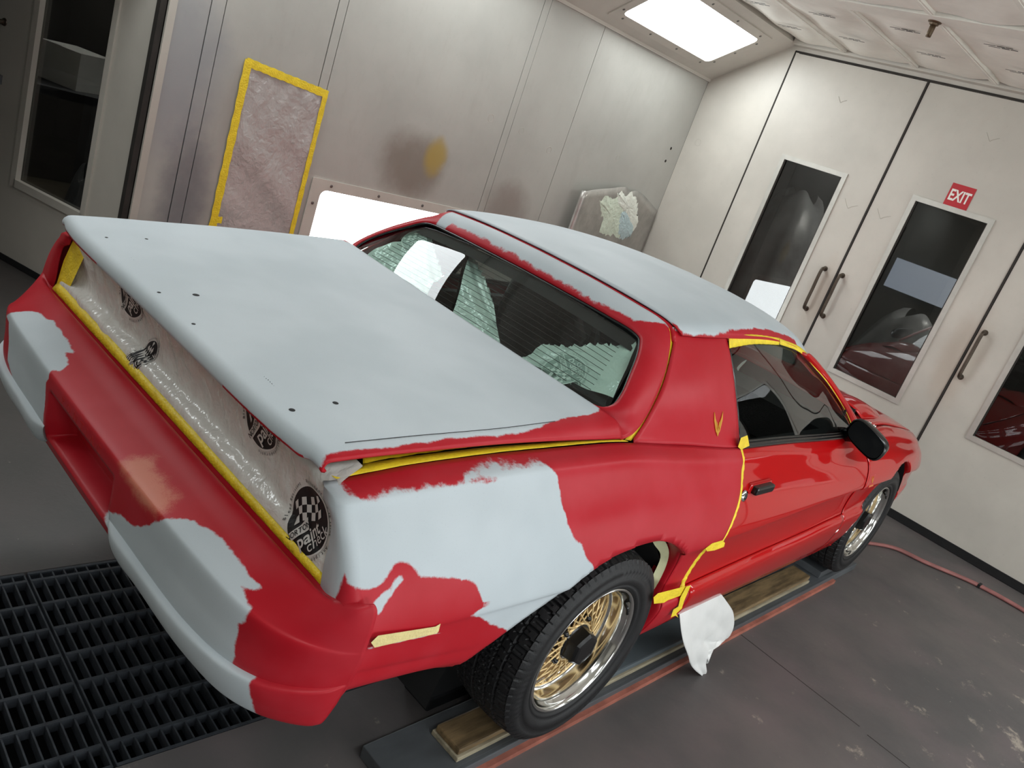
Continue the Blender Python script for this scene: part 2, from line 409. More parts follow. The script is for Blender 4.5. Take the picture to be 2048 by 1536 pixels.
def sdf(pts, polys):
    """signed distance, positive inside any of the polygons"""
    r = np.full(len(pts), -1.0)
    for p in polys:
        d, _ = near(pts, p); r = np.maximum(r, np.where(inside(pts, p), d, -d))
    return r
def set_attr(o, name, vals):
    a = o.data.attributes.get(name) or o.data.attributes.new(name, 'FLOAT', 'POINT')
    a.data.foreach_set('value', np.asarray(vals, np.float32))
def verts(o):
    a = np.empty(len(o.data.vertices) * 3); o.data.vertices.foreach_get('co', a); return a.reshape(-1, 3)
def dup(src, parent=None):
    c = src.copy(); COL.objects.link(c); c.parent = parent
    return c
# ================================================================== THE BOOTH
XL, XR, YF, YB, ZC = -2.5, 3.2, 4.36, -4.2, 2.98
ZA, XA = 2.555, -1.83                   # the angled light panel runs from (XL, ZA) up to (XA, ZC)
XA2 = XR - (XA - XL)
# ---- floor with the pit under the grating
GX0, GX1, GY0, GY1 = -0.40, 0.42, -1.98, 0.742
fl = mesh('floor', [(XL - 1.9, YB, 0), (XR, YB, 0), (XR, YF + .0, 0), (XL - 1.9, YF, 0), (GX0, GY0, 0), (GX1, GY0, 0), (GX1, GY1, 0), (GX0, GY1, 0),
                    (GX0, GY0, -.03), (GX1, GY0, -.03), (GX1, GY1, -.03), (GX0, GY1, -.03)],
          [(0, 1, 5, 4), (1, 2, 6, 5), (2, 3, 7, 6), (3, 0, 4, 7), (4, 5, 9, 8), (5, 6, 10, 9), (6, 7, 11, 10), (7, 4, 8, 11)], 'booth_floor')
tag(fl, 'worn dark grey painted concrete floor of the booth', kind='structure')
pit = mesh('floor', [(GX0, GY0, -.03), (GX1, GY0, -.03), (GX1, GY1, -.03), (GX0, GY1, -.03), (GX0, GY0, -.6), (GX1, GY0, -.6), (GX1, GY1, -.6), (GX0, GY1, -.6)],
           [(0, 1, 5, 4), (1, 2, 6, 5), (2, 3, 7, 6), (3, 0, 4, 7), (4, 5, 6, 7)], 'pit_dark')
tag(pit, 'dark exhaust pit below the floor grating', kind='structure')
# thin control joint in the floor, running across to the right
boxes('floor_joint', [(0.80, 1.38, 1.478, 1.481, 0, .0012), (1.42, 1.62, 1.462, 1.465, 0, .0012)], 'seam_dark', fl)
# ---- gratings: each bar its own piece
def grate(y0, y1, label):
    g = empty('floor_grate', ((GX0 + GX1) / 2, (y0 + y1) / 2, 0)); c = g.location
    tag(g, label, 'floor grate', 'gratings over the exhaust pit')
    n = int(round((y1 - y0) / 0.0338))
    w = GX1 - GX0 - .012
    short = box_data(-w / 2, w / 2, -.0022, .0022, -.034, -.001); short.materials.append(MATS['grate_steel'])
    lng = box_data(-.005, .005, -(y1 - y0) / 2 + .003, (y1 - y0) / 2 - .003, -.030, 0.0); lng.materials.append(MATS['grate_steel'])
    for i in range(n + 1):
        o = link('thin_bar', short, None, g); o.location = (0, -(y1 - y0) / 2 + .004 + i * (y1 - y0 - .008) / n, -.001)
    for x in [GX0 + .008, GX0 + .044] + [GX0 + .044 + .1155 * k for k in range(1, 7)] + [GX1 - .008]:
        o = link('flat_bar', lng, None, g); o.location = (x - c[0], 0, -.0005)
    return g
grate(-1.98, -1.0775, 'dark steel floor grating behind the car bumper, toward the left side door')
grate(-1.0735, -0.17, 'dark steel floor grating under the rear bumper of the red car')
grate(-0.166, 0.74, 'dark steel floor grating under the rear axle of the red car')
# ---- left wall: separate sheet metal panels on a backing
PT = 0.012
wl = boxes('wall_left', [(XL - .06, XL - PT, -.155, YF, 0, ZA), (XL - .06, XL - PT, YB, -1.42, 0, ZA), (XL - .06, XL - PT, -1.42, -.155, 2.1, ZA)], 'seam_dark')
tag(wl, 'grey sheet metal panel wall of the paint booth with overspray stains', kind='structure')
G_ = .0022
segs = [-.15, .052, .126, .745, .803, 2.236, 2.30, 2.888, YF]
for a, b in zip(segs, segs[1:]):
    strip = b - a < .1
    box('wall_panel', XL - PT, XL + (.0015 if strip else 0), a + G_, b - G_, 0.0, ZA, 'booth_left', wl, bev=.0012)
for a, b in ((YB, -2.9), (-2.9, -1.42)): box('wall_panel', XL - PT, XL, a + G_, b - G_, 0, ZA, 'booth_left', wl)
box('wall_panel', XL - PT, XL, -1.42, -.155, 2.1, ZA, 'booth_left', wl)
# ---- right wall, back wall, ceiling
wr = boxes('wall_right', [(XR, XR + .06, YB, YF, 0, ZA)], 'booth_smooth'); tag(wr, 'grey sheet metal wall on the right side of the booth', kind='structure')
wb = boxes('wall_back', [(XL, XR, YB - .06, YB, 0, ZC)], 'booth_plain'); tag(wb, 'grey sheet metal wall behind the photographer', kind='structure')
ce = boxes('ceiling', [(XA - .02, XA2 + .02, YB, YF, ZC + .04, ZC + .1)], 'filter_cloth'); tag(ce, 'ceiling of pale filter panels between thin ribs', kind='structure')
RIBS = [XA + .01] + [-1.39 + .5625 * k for k in range(0, 8)] + [XA2 - .01]
YBEAM = 2.98
marks = {}
for a, b in zip(RIBS, RIBS[1:]):
    for (ya, yb) in ((YB, -.6), (-.6, 1.2), (1.2, YBEAM - .09), (YBEAM + .09, YF - .09)):
        nx, ny = 8, 26; V = []
        ph = rng.uniform(0, 6, 4)
        for i in range(nx + 1):
            for j in range(ny + 1):
                u, w = i / nx, j / ny; y = ya + (yb - ya) * w
                sag = .022 * math.sin(math.pi * u) * (0.7 + 0.3 * math.sin(7 * y + ph[0])) + .005 * math.sin(9 * u + 11 * y + ph[1])
                V.append((a + .02 + (b - a - .04) * u, y, ZC + .02 - sag))
        f = mesh('filter_panel', V, grid_faces(nx + 1, ny + 1), 'filter_cloth', ce, True)
        if ya > 1:                                           # rows of small illegible print on the cloth
            L = []
            y = ya + .22
            while y < yb - .1:
                for k in range(2):
                    cx = (a + b) / 2 + .02 - .02 * k
                    for (d0, d1, th) in ((-.085, -.02, .0035), (-.012, .03, .006), (.036, .075, .005)):
                        L.append((cx + d0, cx + d1, y - .028 * k - th, y - .028 * k + th, ZC + .02 - .0305, ZC + .02 - .0295))
                y += .5
            boxes('printed_mark', L, 'ink', f)
for x in RIBS[1:-1]:
    for (ya, yb) in ((YB, YBEAM - .085), (YBEAM + .085, YF - .07)):
        boxes('filter_rib', [(x - .022, x + .022, ya, yb, ZC, ZC + .03), (x - .009, x + .009, ya, yb, ZC - .004, ZC)], 'filter_rib', ce)
box('ceiling_beam', XA, XA2, YBEAM - .085, YBEAM + .085, ZC - .006, ZC + .03, 'filter_rib', ce, bev=.004)
box('ceiling_beam', XA, XA2, YF - .075, YF, ZC - .015, ZC + .03, 'booth_front', ce, bev=.003)
# ---- angled panels with the upper light boxes
def slant(side):
    x0, x1 = (XL, XA) if side < 0 else (XR, XA2)
    a = np.array([x0, ZA]); b = np.array([x1, ZC]); ln = np.linalg.norm(b - a); d = (b - a) / ln
    n = np.array([d[1], -d[0]]) if side < 0 else np.array([-d[1], d[0]])     # pointing down into the booth
    n = n if n[1] < 0 else -n
    def pt(y, u, h=0.0): q = a + d * u + n * h; return (q[0], y, q[1])
    pnl = mesh('wall_left' if side < 0 else 'wall_right', [pt(YB, 0), pt(YB, ln), pt(YF, ln), pt(YF, 0), pt(YB, 0, -.05), pt(YB, ln, -.05), pt(YF, ln, -.05), pt(YF, 0, -.05)],
               [(0, 1, 2, 3), (4, 7, 6, 5), (0, 4, 5, 1), (1, 5, 6, 2), (2, 6, 7, 3), (3, 7, 4, 0)], 'booth_front')
    tag(pnl, 'slanted pale sheet metal panel between the %s wall and ceiling' % ('left' if side < 0 else 'right'), kind='structure')
    boxes('trim_strip', [(x0 + (.0 if side < 0 else -.018), x0 + (.018 if side < 0 else 0), YB, YF, ZA - .012, ZA + .012)], 'booth_front', pnl)
    return pt, ln
def rounded(w, h, r, n=6):
    out = []
    for cx, cy, a0 in ((w / 2 - r, h / 2 - r, 0), (-w / 2 + r, h / 2 - r, 90), (-w / 2 + r, -h / 2 + r, 180), (w / 2 - r, -h / 2 + r, 270)):
        for k in range(n + 1): t = math.radians(a0 + 90 * k / n); out.append((cx + r * math.cos(t), cy + r * math.sin(t)))
    return out
def light_box(P_, w, h, gw, gh, mat, label, group, loc):
    """P_(a,b,c): centre-based coordinates on the wall -> world; a along, b up the panel, c out of it"""
    root = empty('light_box', loc); tag(root, label, 'light', group); L = Vector(loc)
    n_ = 7 * 4
    outer = rounded(w, h, .008, 6); inner = rounded(gw, gh, .045, 6); V = []; F_ = []
    for (pl, c) in ((outer, .001), (outer, .010), (inner, .010), (inner, .002)):
        V += [np.array(P_(a, b, c)) - np.array(L) for a, b in pl]
    for k in range(3):
        for i in range(n_): F_.append((k * n_ + i, k * n_ + (i + 1) % n_, (k + 1) * n_ + (i + 1) % n_, (k + 1) * n_ + i))
    mesh('frame', V, F_, 'booth_front', root)
    V = [np.array(P_(a, b, .0045)) - np.array(L) for a, b in inner]
    mesh('diffuser', V, [tuple(range(n_))], mat, root)
    nrm = np.array(P_(0, 0, 1)) - np.array(P_(0, 0, 0))
    mx, my = (w / 2 + gw / 2) / 2, (h / 2 + gh / 2) / 2
    for sx in (-1, 1):
        for q in (-.62, 0, .62):
            V, F_ = disc_data(np.array(P_(sx * mx, q * h / 2, .010)) - np.array(L), nrm, .010); mesh('rivet', V, F_, 'rivet', root)
    for sy in (-1, 1):
        for q in (-.8, -.27, .27, .8):
            V, F_ = disc_data(np.array(P_(q * w / 2, sy * my, .010)) - np.array(L), nrm, .010); mesh('rivet', V, F_, 'rivet', root)
    # a thin diffuser is not hit by its own frame; flip the face into the booth
    return root
for side in (-1, 1):
    pt, ln = slant(side)
    for k, yc in enumerate((3.43, 1.55, -.35, -2.25)):
        f = lambda a, b, c, yc=yc: pt(yc + a, .408 + b, c)
        where = ['nearest the tall folding doors', 'second from the folding doors', 'third from the folding doors', 'nearest the back wall'][k]
        light_box(f, 1.34, .60, 1.18, .455, 'light_upper', 'glowing light box in the %s slanted panel, %s' % ('left' if side < 0 else 'right', where), 'upper light boxes', pt(yc, .408))
for side in (-1, 1):
    for k, yc in enumerate((1.54,) if side < 0 else (3.0, 1.1, -.8)):
        xw = XL if side < 0 else XR
        f = lambda a, b, c, yc=yc, xw=xw, side=side: (xw - side * c, yc + a, .61 + b)
        lab = 'glowing light box low in the left wall, behind the car roof' if side < 0 else 'glowing light box low in the right wall, %s the folding doors' % ['nearest to', 'second from', 'third from'][k]
        light_box(f, 1.37, .82, 1.22, .69, 'light_lower' if side < 0 else 'light_lower_right', lab, 'lower light boxes', (xw, yc, .61))
# ---- front wall: fixed strip, header and four folding door leaves
wf = boxes('wall_front', [(XL, -1.815, YF, YF + .05, 0, ZC + .05), (-1.815, 2.52, YF, YF + .05, 2.93, ZC + .05), (2.52, XR, YF, YF + .05, 0, ZC + .05)], 'booth_front')
tag(wf, 'pale sheet metal wall strip and header around the folding doors', kind='structure')
boxes('header_seam', [(-1.82, 2.52, YF - .004, YF, 2.922, 2.936), (-1.822, -1.812, YF - .004, YF, 0, 2.93)], 'seam_dark', wf)
def door_leaf(num, x0, x1, handles, win=True):
    zt, zb = 2.918, .055; th = .045
    wx0 = x0 + .275; wx1 = wx0 + .535; wz0, wz1 = .785, 2.145
    d = boxes('door_%d' % num, [(x0, wx0, YF, YF + th, zb, zt), (wx1, x1, YF, YF + th, zb, zt), (wx0, wx1, YF, YF + th, zb, wz0), (wx0, wx1, YF, YF + th, wz1, zt)], 'booth_front')
    lab = ['tall pale folding door leaf beside the left wall', 'tall pale folding door leaf with the exit sign', 'tall pale folding door leaf right of the exit sign leaf', 'tall pale folding door leaf beside the right wall'][num - 1]
    tag(d, lab, kind='structure')
    fr = .024
    boxes('window_frame', [(wx0 - fr, wx0 + .012, YF - .010, YF + .01, wz0 - fr, wz1 + fr), (wx1 - .012, wx1 + fr, YF - .010, YF + .01, wz0 - fr, wz1 + fr),
                           (wx0 + .012, wx1 - .012, YF - .010, YF + .01, wz0 - fr, wz0 + .012), (wx0 + .012, wx1 - .012, YF - .010, YF + .01, wz1 - .012, wz1 + fr)], 'trim_alu', d)
    boxes('window_gasket', [(wx0 + .012, wx0 + .02, YF - .003, YF + .01, wz0 + .012, wz1 - .012), (wx1 - .02, wx1 - .012, YF - .003, YF + .01, wz0 + .012, wz1 - .012)], 'seam_dark', d)
    boxes('glass_pane', [(wx0, wx1, YF + .012, YF + .016, wz0, wz1)], 'glass_door', d)
    boxes('door_seal', [(x1 - .004, x1 + .010, YF - .006, YF + .02, .02, zt)], 'seam_dark', d)
    boxes('door_sweep', [(x0, x1, YF - .012, YF + .03, .004, .06)], 'black_matte', d)
    for hx in handles:
        z0, z1, so = 1.125, 1.46, .055
        pts = crom([(hx, YF, z0), (hx, YF - so * .8, z0 + .004), (hx, YF - so, z0 + .03), (hx, YF - so, (z0 + z1) / 2), (hx, YF - so, z1 - .03), (hx, YF - so * .8, z1 - .004), (hx, YF, z1)], 30)
        h = tube('door_handle', pts, .0125, 'door_bronze', d)
        for z in (z0, z1): V, F_ = disc_data((hx, YF - .001, z), (0, -1, 0), .021, h=.006); mesh('handle_rose', V, F_, 'door_bronze', h)
    return d
d1 = door_leaf(1, -1.81, -.722, [-.823]); d2 = door_leaf(2, -.708, .352, [-.694 + .02]); d3 = door_leaf(3, .366, 1.432, [.405]); d4 = door_leaf(4, 1.446, 2.51, [])
# small tool-mark dents pressed into the door skins
def vmark(x, z, s):
    return tube_data([(x - .045 * s, YF - .001, z + .03 * s), (x - .01 * s, YF - .001, z - .012 * s), (x, YF - .001, z - .022 * s), (x + .015 * s, YF - .001, z - .006 * s), (x + .05 * s, YF - .001, z + .012 * s)], .0016, 5)
V, F_ = vmark(-.865, 1.96, 1.2); mesh('dent', V, F_, 'booth_plain', d1)
V, F_ = vmark(-.60, 1.965, 1.2); mesh('dent', V, F_, 'booth_plain', d2)
V, F_ = vmark(-.15, 2.66, 1.0); mesh('dent', V, F_, 'booth_plain', d2)
V, F_ = vmark(-1.28, 2.66, .8); mesh('dent', V, F_, 'booth_plain', d1)
# exit sign
sg = empty('exit_sign', (-.16, YF, 2.241)); tag(sg, 'red exit sign with white letters stuck on the pale door leaf', 'sign')
box('sign_plate', -.082, .082, -.003, -.0005, -.082, .082, 'sign_red', sg)
V, F_ = text_mesh('EXIT', .085, .0004, bold=.0022); V = np.stack([V[:, 0] * .82, -.0042 - V[:, 2] * 1, V[:, 1] * 1.25], 1); mesh('lettering', V, F_, 'sign_white', sg)
# round patches and small holes in the sheet metal
def ring(name, c, n, r, par, mat='booth_plain'):
    c = np.array(c); n = np.array(n, float); a = np.cross(n, [0, 0, 1.0]); b = np.array([0, 0, 1.0])
    return tube(name, [c + r * (math.cos(t) * a + math.sin(t) * b) for t in np.linspace(0, 2 * math.pi, 24, endpoint=False)], .0014, mat, par, 5, True)
ring('round_patch', PX(1396, 285, y=YF, room=True), (0, -1, 0), .028, wf)
for q, r in (((1098, 300), .024), ((982, 236), .026), ((1043, 262), .024), ((1236, 316), .024)): ring('round_patch', PX(*q, x=XL, room=True), (1, 0, 0), r, wl)
for q in ((1342, 297), (1331, 322)):
    c = PX(*q, x=XL, room=True); V, F_ = disc_data(c, (1, 0, 0), .013, h=.002); mesh('hole_plug', V, F_, 'seam_dark', wl); ring('hole_rim', c, (1, 0, 0), .016, wl, 'trim_alu')
# ---- side door, standing open outwards
DH = empty('door_5', (XL, -.15, 0), math.atan2(-.38, -1)); tag(DH, 'grey personnel door with a dark window standing open at the left', kind='structure')
DW, WU0, WU1, WZ0, WZ1 = 1.26, .335, .905, .485, 2.0
s0 = .075
boxes('door_skin', [(s0, WU0, -.045, 0, .03, 2.08), (WU1, DW, -.045, 0, .03, 2.08), (WU0, WU1, -.045, 0, .03, WZ0), (WU0, WU1, -.045, 0, WZ1, 2.08)], 'booth_plain', DH)
boxes('window_frame', [(WU0 - .022, WU0 + .014, -.02, .012, WZ0 - .03, WZ1), (WU1 - .014, WU1 + .028, -.02, .012, WZ0 - .03, WZ1), (WU0, WU1, -.02, .012, WZ0 - .03, WZ0 + .014)], 'booth_plain', DH)
boxes('glass_pane', [(WU0, WU1, -.026, -.022, WZ0, WZ1)], 'glass_door', DH)
boxes('door_sweep', [(s0, DW, -.05, .006, .003, .04)], 'black_matte', DH)
hp = crom([(1.165, 0, .95), (1.165, .04, .955), (1.165, .052, .98), (1.165, .052, 1.13), (1.165, .052, 1.27), (1.165, .04, 1.295), (1.165, 0, 1.30)], 26)
hd = tube('door_handle', hp, .0125, 'door_bronze', DH)
for z in (.95, 1.30): V, F_ = disc_data((1.165, .001, z), (0, 1, 0), .022, h=.006); mesh('handle_rose', V, F_, 'door_bronze', hd)
tr = boxes('trim_1', [(XL - .06, XL + .006, -.150, -.112, 0, 2.1), (XL - .061, XL - .05, -.152, -.110, 0, 2.1)], 'booth_plain'); boxes('jamb_gap', [(XL - .06, XL - .012, -.185, -.1505, 0, 2.1)], 'seam_dark', tr); tag(tr, 'dark hinge jamb of the open side door', kind='structure')
# ---- the dim shop outside, seen through the door windows
so = boxes('wall_shop', [(-4.5, 3.6, YF + 3.0, YF + 3.05, -.02, 3.2), (-4.5, 3.6, YF + .05, YF + 3.0, 3.2, 3.25), (-4.5, -4.45, YF + .05, YF + 3.0, 0, 3.2), (3.55, 3.6, YF + .05, YF + 3.0, 0, 3.2)], 'shop_dark'); tag(so, 'dim shop wall beyond the folding doors', kind='structure')
sf = boxes('floor_shop', [(-4.5, 3.6, YF, YF + 3.0, -.05, -.001)], 'shop_dark'); tag(sf, 'dim shop floor beyond the folding doors', kind='structure')
sl = boxes('wall_shop', [(-5.6, -5.55, YB, YF, -.02, 3.0), (-5.6, XL - .06, YF, YF + .04, 0, 3.0), (-5.6, XL - .06, YB - .05, YB, 0, 3), (-5.6, XL - .06, YB, YF, 3.0, 3.05)], 'shop_dark'); tag(sl, 'dim shop wall beyond the open side door', kind='structure')
sf2 = boxes('floor_shop', [(-5.6, XL - 1.9, YB, YF, -.05, -.0005)], 'shop_floor'); tag(sf2, 'brown shop floor beyond the open side door', kind='structure')
# ================================================================== THE CAR (own frame: y forward from the rear axle, x to its right, z up from the floor)
car = empty('sports_coupe', (0, 0, 0), YAW)
tag(car, 'red two-door notchback coupe with grey primer patches and yellow masking tape', 'car')
AX = 0.41; TR = 0.3255; WB = 2.565
def pchip(xs, ys):
    xs = np.array(xs, float); ys = np.array(ys, float); h = np.diff(xs); dl = np.diff(ys) / h; n = len(xs); d = np.zeros(n)
    for i in range(1, n - 1):
        if dl[i - 1] * dl[i] > 0:
            w1 = 2 * h[i] + h[i - 1]; w2 = h[i] + 2 * h[i - 1]; d[i] = (w1 + w2) / (w1 / dl[i - 1] + w2 / dl[i])
    d[0] = dl[0]; d[-1] = dl[-1]
    def f(x):
        x = np.asarray(x, float); k = np.clip(np.searchsorted(xs, x) - 1, 0, n - 2); t = (x - xs[k]) / h[k]
        return ((1 + 2 * t) * (1 - t) ** 2 * ys[k] + t * (1 - t) ** 2 * h[k] * d[k] + t * t * (3 - 2 * t) * ys[k + 1] + t * t * (t - 1) * h[k] * d[k + 1])
    return f
YS = [-.985, -.75, -.45, -.12, .25, .62, 1.0, 1.4, 1.75, 2.05, 2.5, 2.84, 3.2, 3.5, 3.62]
ROWS = [  # body side lines from the top edge down to the sill: x then z at each station
 ([.71, .722, .732, .742, .77, .80, .80, .795, .78, .755, .705, .705, .69, .64, .58], [1.007, 1.032, 1.041, 1.041, 1.022, 1.0, .99, .97, .95, .937, .922, .888, .835, .765, .715]),
 ([.773, .788, .797, .805, .818, .832, .832, .827, .815, .80, .775, .77, .745, .68, .60], [.998, 1.013, 1.028, 1.028, .998, .970, .96, .943, .922, .907, .892, .857, .802, .736, .69]),
 ([.782, .797, .807, .816, .832, .845, .845, .84, .828, .812, .79, .784, .757, .688, .606], [.985, .998, 1.010, 1.010, .975, .945, .935, .92, .902, .888, .874, .84, .786, .724, .683]),
 ([.850, .868, .878, .884, .886, .886, .884, .88, .873, .865, .853, .838, .80, .72, .62], [.90, .90, .905, .905, .885, .865, .86, .855, .85, .84, .83, .79, .735, .69, .66]),
 ([.898, .908, .916, .92, .924, .923, .92, .915, .911, .905, .89, .862, .82, .745, .635], [.775, .755, .745, .735, .728, .728, .733, .74, .741, .74, .73, .70, .655, .625, .61]),
 ([.896, .906, .911, .906, .903, .902, .899, .894, .890, .884, .870, .845, .805, .732, .625], [.763, .743, .733, .721, .712, .712, .717, .724, .725, .724, .714, .685, .640, .611, .598]),
 ([.893, .899, .900, .895, .884, .883, .885, .886, .884, .876, .862, .840, .80, .725, .615], [.69, .66, .62, .57, .522, .537, .557, .572, .587, .59, .582, .562, .532, .522, .522]),
 ([.891, .896, .899, .906, .904, .904, .905, .906, .903, .895, .876, .852, .807, .73, .62], [.68, .65, .605, .553, .503, .518, .538, .553, .568, .571, .565, .548, .52, .51, .51]),
 ([.884, .889, .888, .888, .888, .888, .888, .888, .887, .88, .866, .842, .795, .715, .605], [.635, .61, .55, .47, .405, .41, .42, .43, .44, .44, .45, .45, .45, .45, .46]),
 ([.866, .866, .856, .85, .848, .848, .848, .848, .848, .845, .832, .81, .765, .68, .57], [.605, .588, .49, .38, .322, .33, .335, .34, .345, .345, .36, .37, .38, .39, .40])]
RX = [pchip(YS, r[0]) for r in ROWS]; RZ = [pchip(YS, r[1]) for r in ROWS]
def side_pt(y, t):
    """point of the body side at length y and row parameter t"""
    k = int(min(len(ROWS) - 2, max(0, math.floor(t)))); f = t - k
    q = lambda i: np.array([RX[max(0, min(len(ROWS) - 1, i))](y), RZ[max(0, min(len(ROWS) - 1, i))](y)])
    p0, p1, p2, p3 = q(k - 1), q(k), q(k + 1), q(k + 2)
    if k == 0: p0 = 2 * p1 - p2
    if k == len(ROWS) - 2: p3 = 2 * p2 - p1
    d01, d12, d23 = [max(1e-4, np.linalg.norm(b - a)) ** .5 for a, b in ((p0, p1), (p1, p2), (p2, p3))]
    m1 = (p1 - p0) / d01 - (p2 - p0) / (d01 + d12) + (p2 - p1) / d12
    m2 = (p2 - p1) / d12 - (p3 - p1) / (d12 + d23) + (p3 - p2) / d23
    m1 *= d12; m2 *= d12
    r = (1 + 2 * f) * (1 - f) ** 2 * p1 + f * (1 - f) ** 2 * m1 + f * f * (3 - 2 * f) * p2 + f * f * (f - 1) * m2
    return np.array([r[0], y, r[1]])
TS = []
for k, n in enumerate((5, 3, 9, 13, 3, 13, 3, 9, 7)): TS += [k + i / n for i in range(n)]
TS.append(9.0)
gap_r = pchip([0, 1.5, 3, 4, 5, 6, 7.2, 9], [.628, .61, .583, .505, .497, .487, .50, .50])        # rear door gap: y at row t
gap_f = pchip([0, 1.5, 3, 4, 5, 6, 7.2, 9], [1.95, 1.955, 1.955, 1.905, 1.90, 1.89, 1.89, 1.89])
REAR_ARCH = [(-.64, .30), (-.64, .50), (-.60, .565), (-.56, .60), (-.46, .66), (-.36, .708), (-.26, .765), (-.16, .797), (-.04, .81), (.09, .805), (.19, .775), (.27, .73), (.32, .68), (.338, .63), (.338, .57), (.325, .48), (.31, .30)]
FRONT_ARCH = [(2.13, .28), (2.13, .42), (2.15, .52), (2.20, .60), (2.28, .68), (2.38, .745), (2.50, .785), (2.61, .79), (2.72, .77), (2.81, .72), (2.88, .64), (2.915, .54), (2.925, .42), (2.925, .28)]
def smooth_poly(p, n=90): return [tuple(q) for q in crom([(a, 0, b) for a, b in p], n)]
RA = [(a, b) for a, _, b in smooth_poly(REAR_ARCH)]; FA = [(a, b) for a, _, b in smooth_poly(FRONT_ARCH)]
def cut(V, Fc, poly, flange=.05, inset=(0, 0)):
    """remove the faces inside the (y,z) polygon, snap the rim onto it and turn a flange inwards"""
    V = np.array(V); cen = np.array([V[list(f)].mean(0) for f in Fc])[:, [1, 2]]; gone = inside(cen, poly)
    used = np.zeros(len(V), bool); lost = np.zeros(len(V), bool)
    for f, g in zip(Fc, gone): (lost if g else used)[list(f)] = True
    keep = [tuple(f) for f, g in zip(Fc, gone) if not g]; mv = used & lost; yz = V[:, [1, 2]]
    _, bp = near(yz, poly, closed=False)
    V[mv, 1] = bp[mv, 0]; V[mv, 2] = bp[mv, 1]
    return [tuple(v) for v in V], keep
def side_sheet(y0, y1, ts, step=.012, extra=None):
    n = int(max(8, (y1(3) - y0(3)) / step)); G = []
    for s in range(n + 1):
        f = s / n; G.append([side_pt(float(y0(t)) + (float(y1(t)) - float(y0(t))) * f, t) for t in ts])
    if extra: G = extra(ts) + G
    return np.array(G)
def both(name, V, Fc, mat, thick=.006, label=None, sides=(1, -1), flip=False, smooth=True):
    out = []
    for s in sides:
        VV = [(v[0] * s, v[1], v[2]) for v in V]; FF = [tuple(f) if (s > 0) != flip else tuple(f)[::-1] for f in Fc]
        o = mesh(name, VV, FF, mat, car, smooth)
        if thick: md = o.modifiers.new('thickness', 'SOLIDIFY'); md.thickness = thick; md.offset = -1
        out.append(o)
    return out
def side_x(y, z):
    ts = np.linspace(0, 9, 181); p = np.array([side_pt(y, t) for t in ts]); k = np.argsort(p[:, 2]); return float(np.interp(z, p[k, 2], p[k, 0]))
def arch_lip(poly, mat, depth):
    pts = [np.array([side_x(y, max(z, .36)), y, z]) for y, z in poly if z > (.592 if y < -.4 else .34)]; c = np.array([0, *np.mean(poly, axis=0)])
    for s in (1, -1):
        m = np.array([s, 1, 1]); G = []
        for p in pts:
            inw = (c - p) * np.array([0, 1, 1]); inw = inw / np.linalg.norm(inw); row = []
            for dx, dn in ((-.012, -.012), (-.002, -.009), (.0018, -.005), (.0012, .0), (-.003, .004), (-.012, .0055), (-.03, .006), (-depth, .005)): row.append((p + np.array([dx, 0, 0]) + inw * dn) * m)
            G.append(row)
        grid_obj('wheel_arch_lip', np.array(G), mat, car, flip=s > 0)
# ---- rear quarter panels (body side behind the door, with the tail corner wrapping to the rear face)
_te = sorted([(PX(u, v, y=-.985)[2], PX(u, v, y=-.985)[0]) for u, v in ((652, 966), (650, 996), (660, 1015), (666, 1035), (666, 1056), (660, 1094), (653, 1120), (643, 1178))])
tail_x = pchip([min(1.02, a) + i * 1e-4 for i, (a, b) in enumerate(_te)], [b for a, b in _te])
def tail(ts):
    cols = []
    for k, (dy, dx) in enumerate(((.0, 1.0), (-.006, .5), (-.007, .12))):
        col = []
        for t in ts:
            p = side_pt(-.985, t)
            tz = min(1, max(0, (1.007 - p[2]) / .19)); xi = float(tail_x(p[2]))
            col.append(np.array([p[0] - (p[0] - xi) * dx - (.003 if k == 2 else 0), -.985 + dy, p[2]]))
        cols.append(col)
    return cols
y_rear = pchip([0, 3.2, 3.9, 9], [-.978, -.978, -.944, -.944])
G = side_sheet(lambda t: y_rear(t), lambda t: gap_r(t) - .0035, TS, .011, tail)
nu, nv = G.shape[:2]
Fq = [f for f in grid_faces(nu, nv, True)]
tt = np.tile(np.array(TS), nu); col_i = np.repeat(np.arange(nu), nv)
Vq = G.reshape(-1, 3)
Fq = [f for f in Fq if not (min(col_i[list(f)]) < 3 and max(tt[list(f)]) > 3.75)]        # the tail corner ends on the bumper
Vc, Fc = cut(Vq, Fq, RA, .055)
arch_lip(RA, 'paint_sanded', .06)
quarters = both('quarter_panel', Vc, Fc, 'paint_sanded', .004, flip=False)
# ---- doors, sills, front fenders
TSd = [t for t in TS if t <= 6.01]
G = side_sheet(lambda t: gap_r(t) + .0035, lambda t: gap_f(t) - .003, TSd, .014); nu, nv = G.shape[:2]
doors_ = both('door', G.reshape(-1, 3), grid_faces(nu, nv, True), 'paint_gloss', 0)
TSs = [6.03] + [t for t in TS if t >= 6.3]
G = side_sheet(lambda t: gap_r(t) + .0005, lambda t: gap_f(t), TSs, .03); nu, nv = G.shape[:2]
sills = both('side_skirt', G.reshape(-1, 3), grid_faces(nu, nv, True), 'paint_gloss', .004)
G = side_sheet(lambda t: gap_f(t) + .003, lambda t: 3.61, TS, .016); nu, nv = G.shape[:2]
Vc, Fc = cut(G.reshape(-1, 3), grid_faces(nu, nv, True), FA, .06)
arch_lip(FA, 'paint_gloss', .06)
fenders = both('front_fender', Vc, Fc, 'paint_gloss', .004)
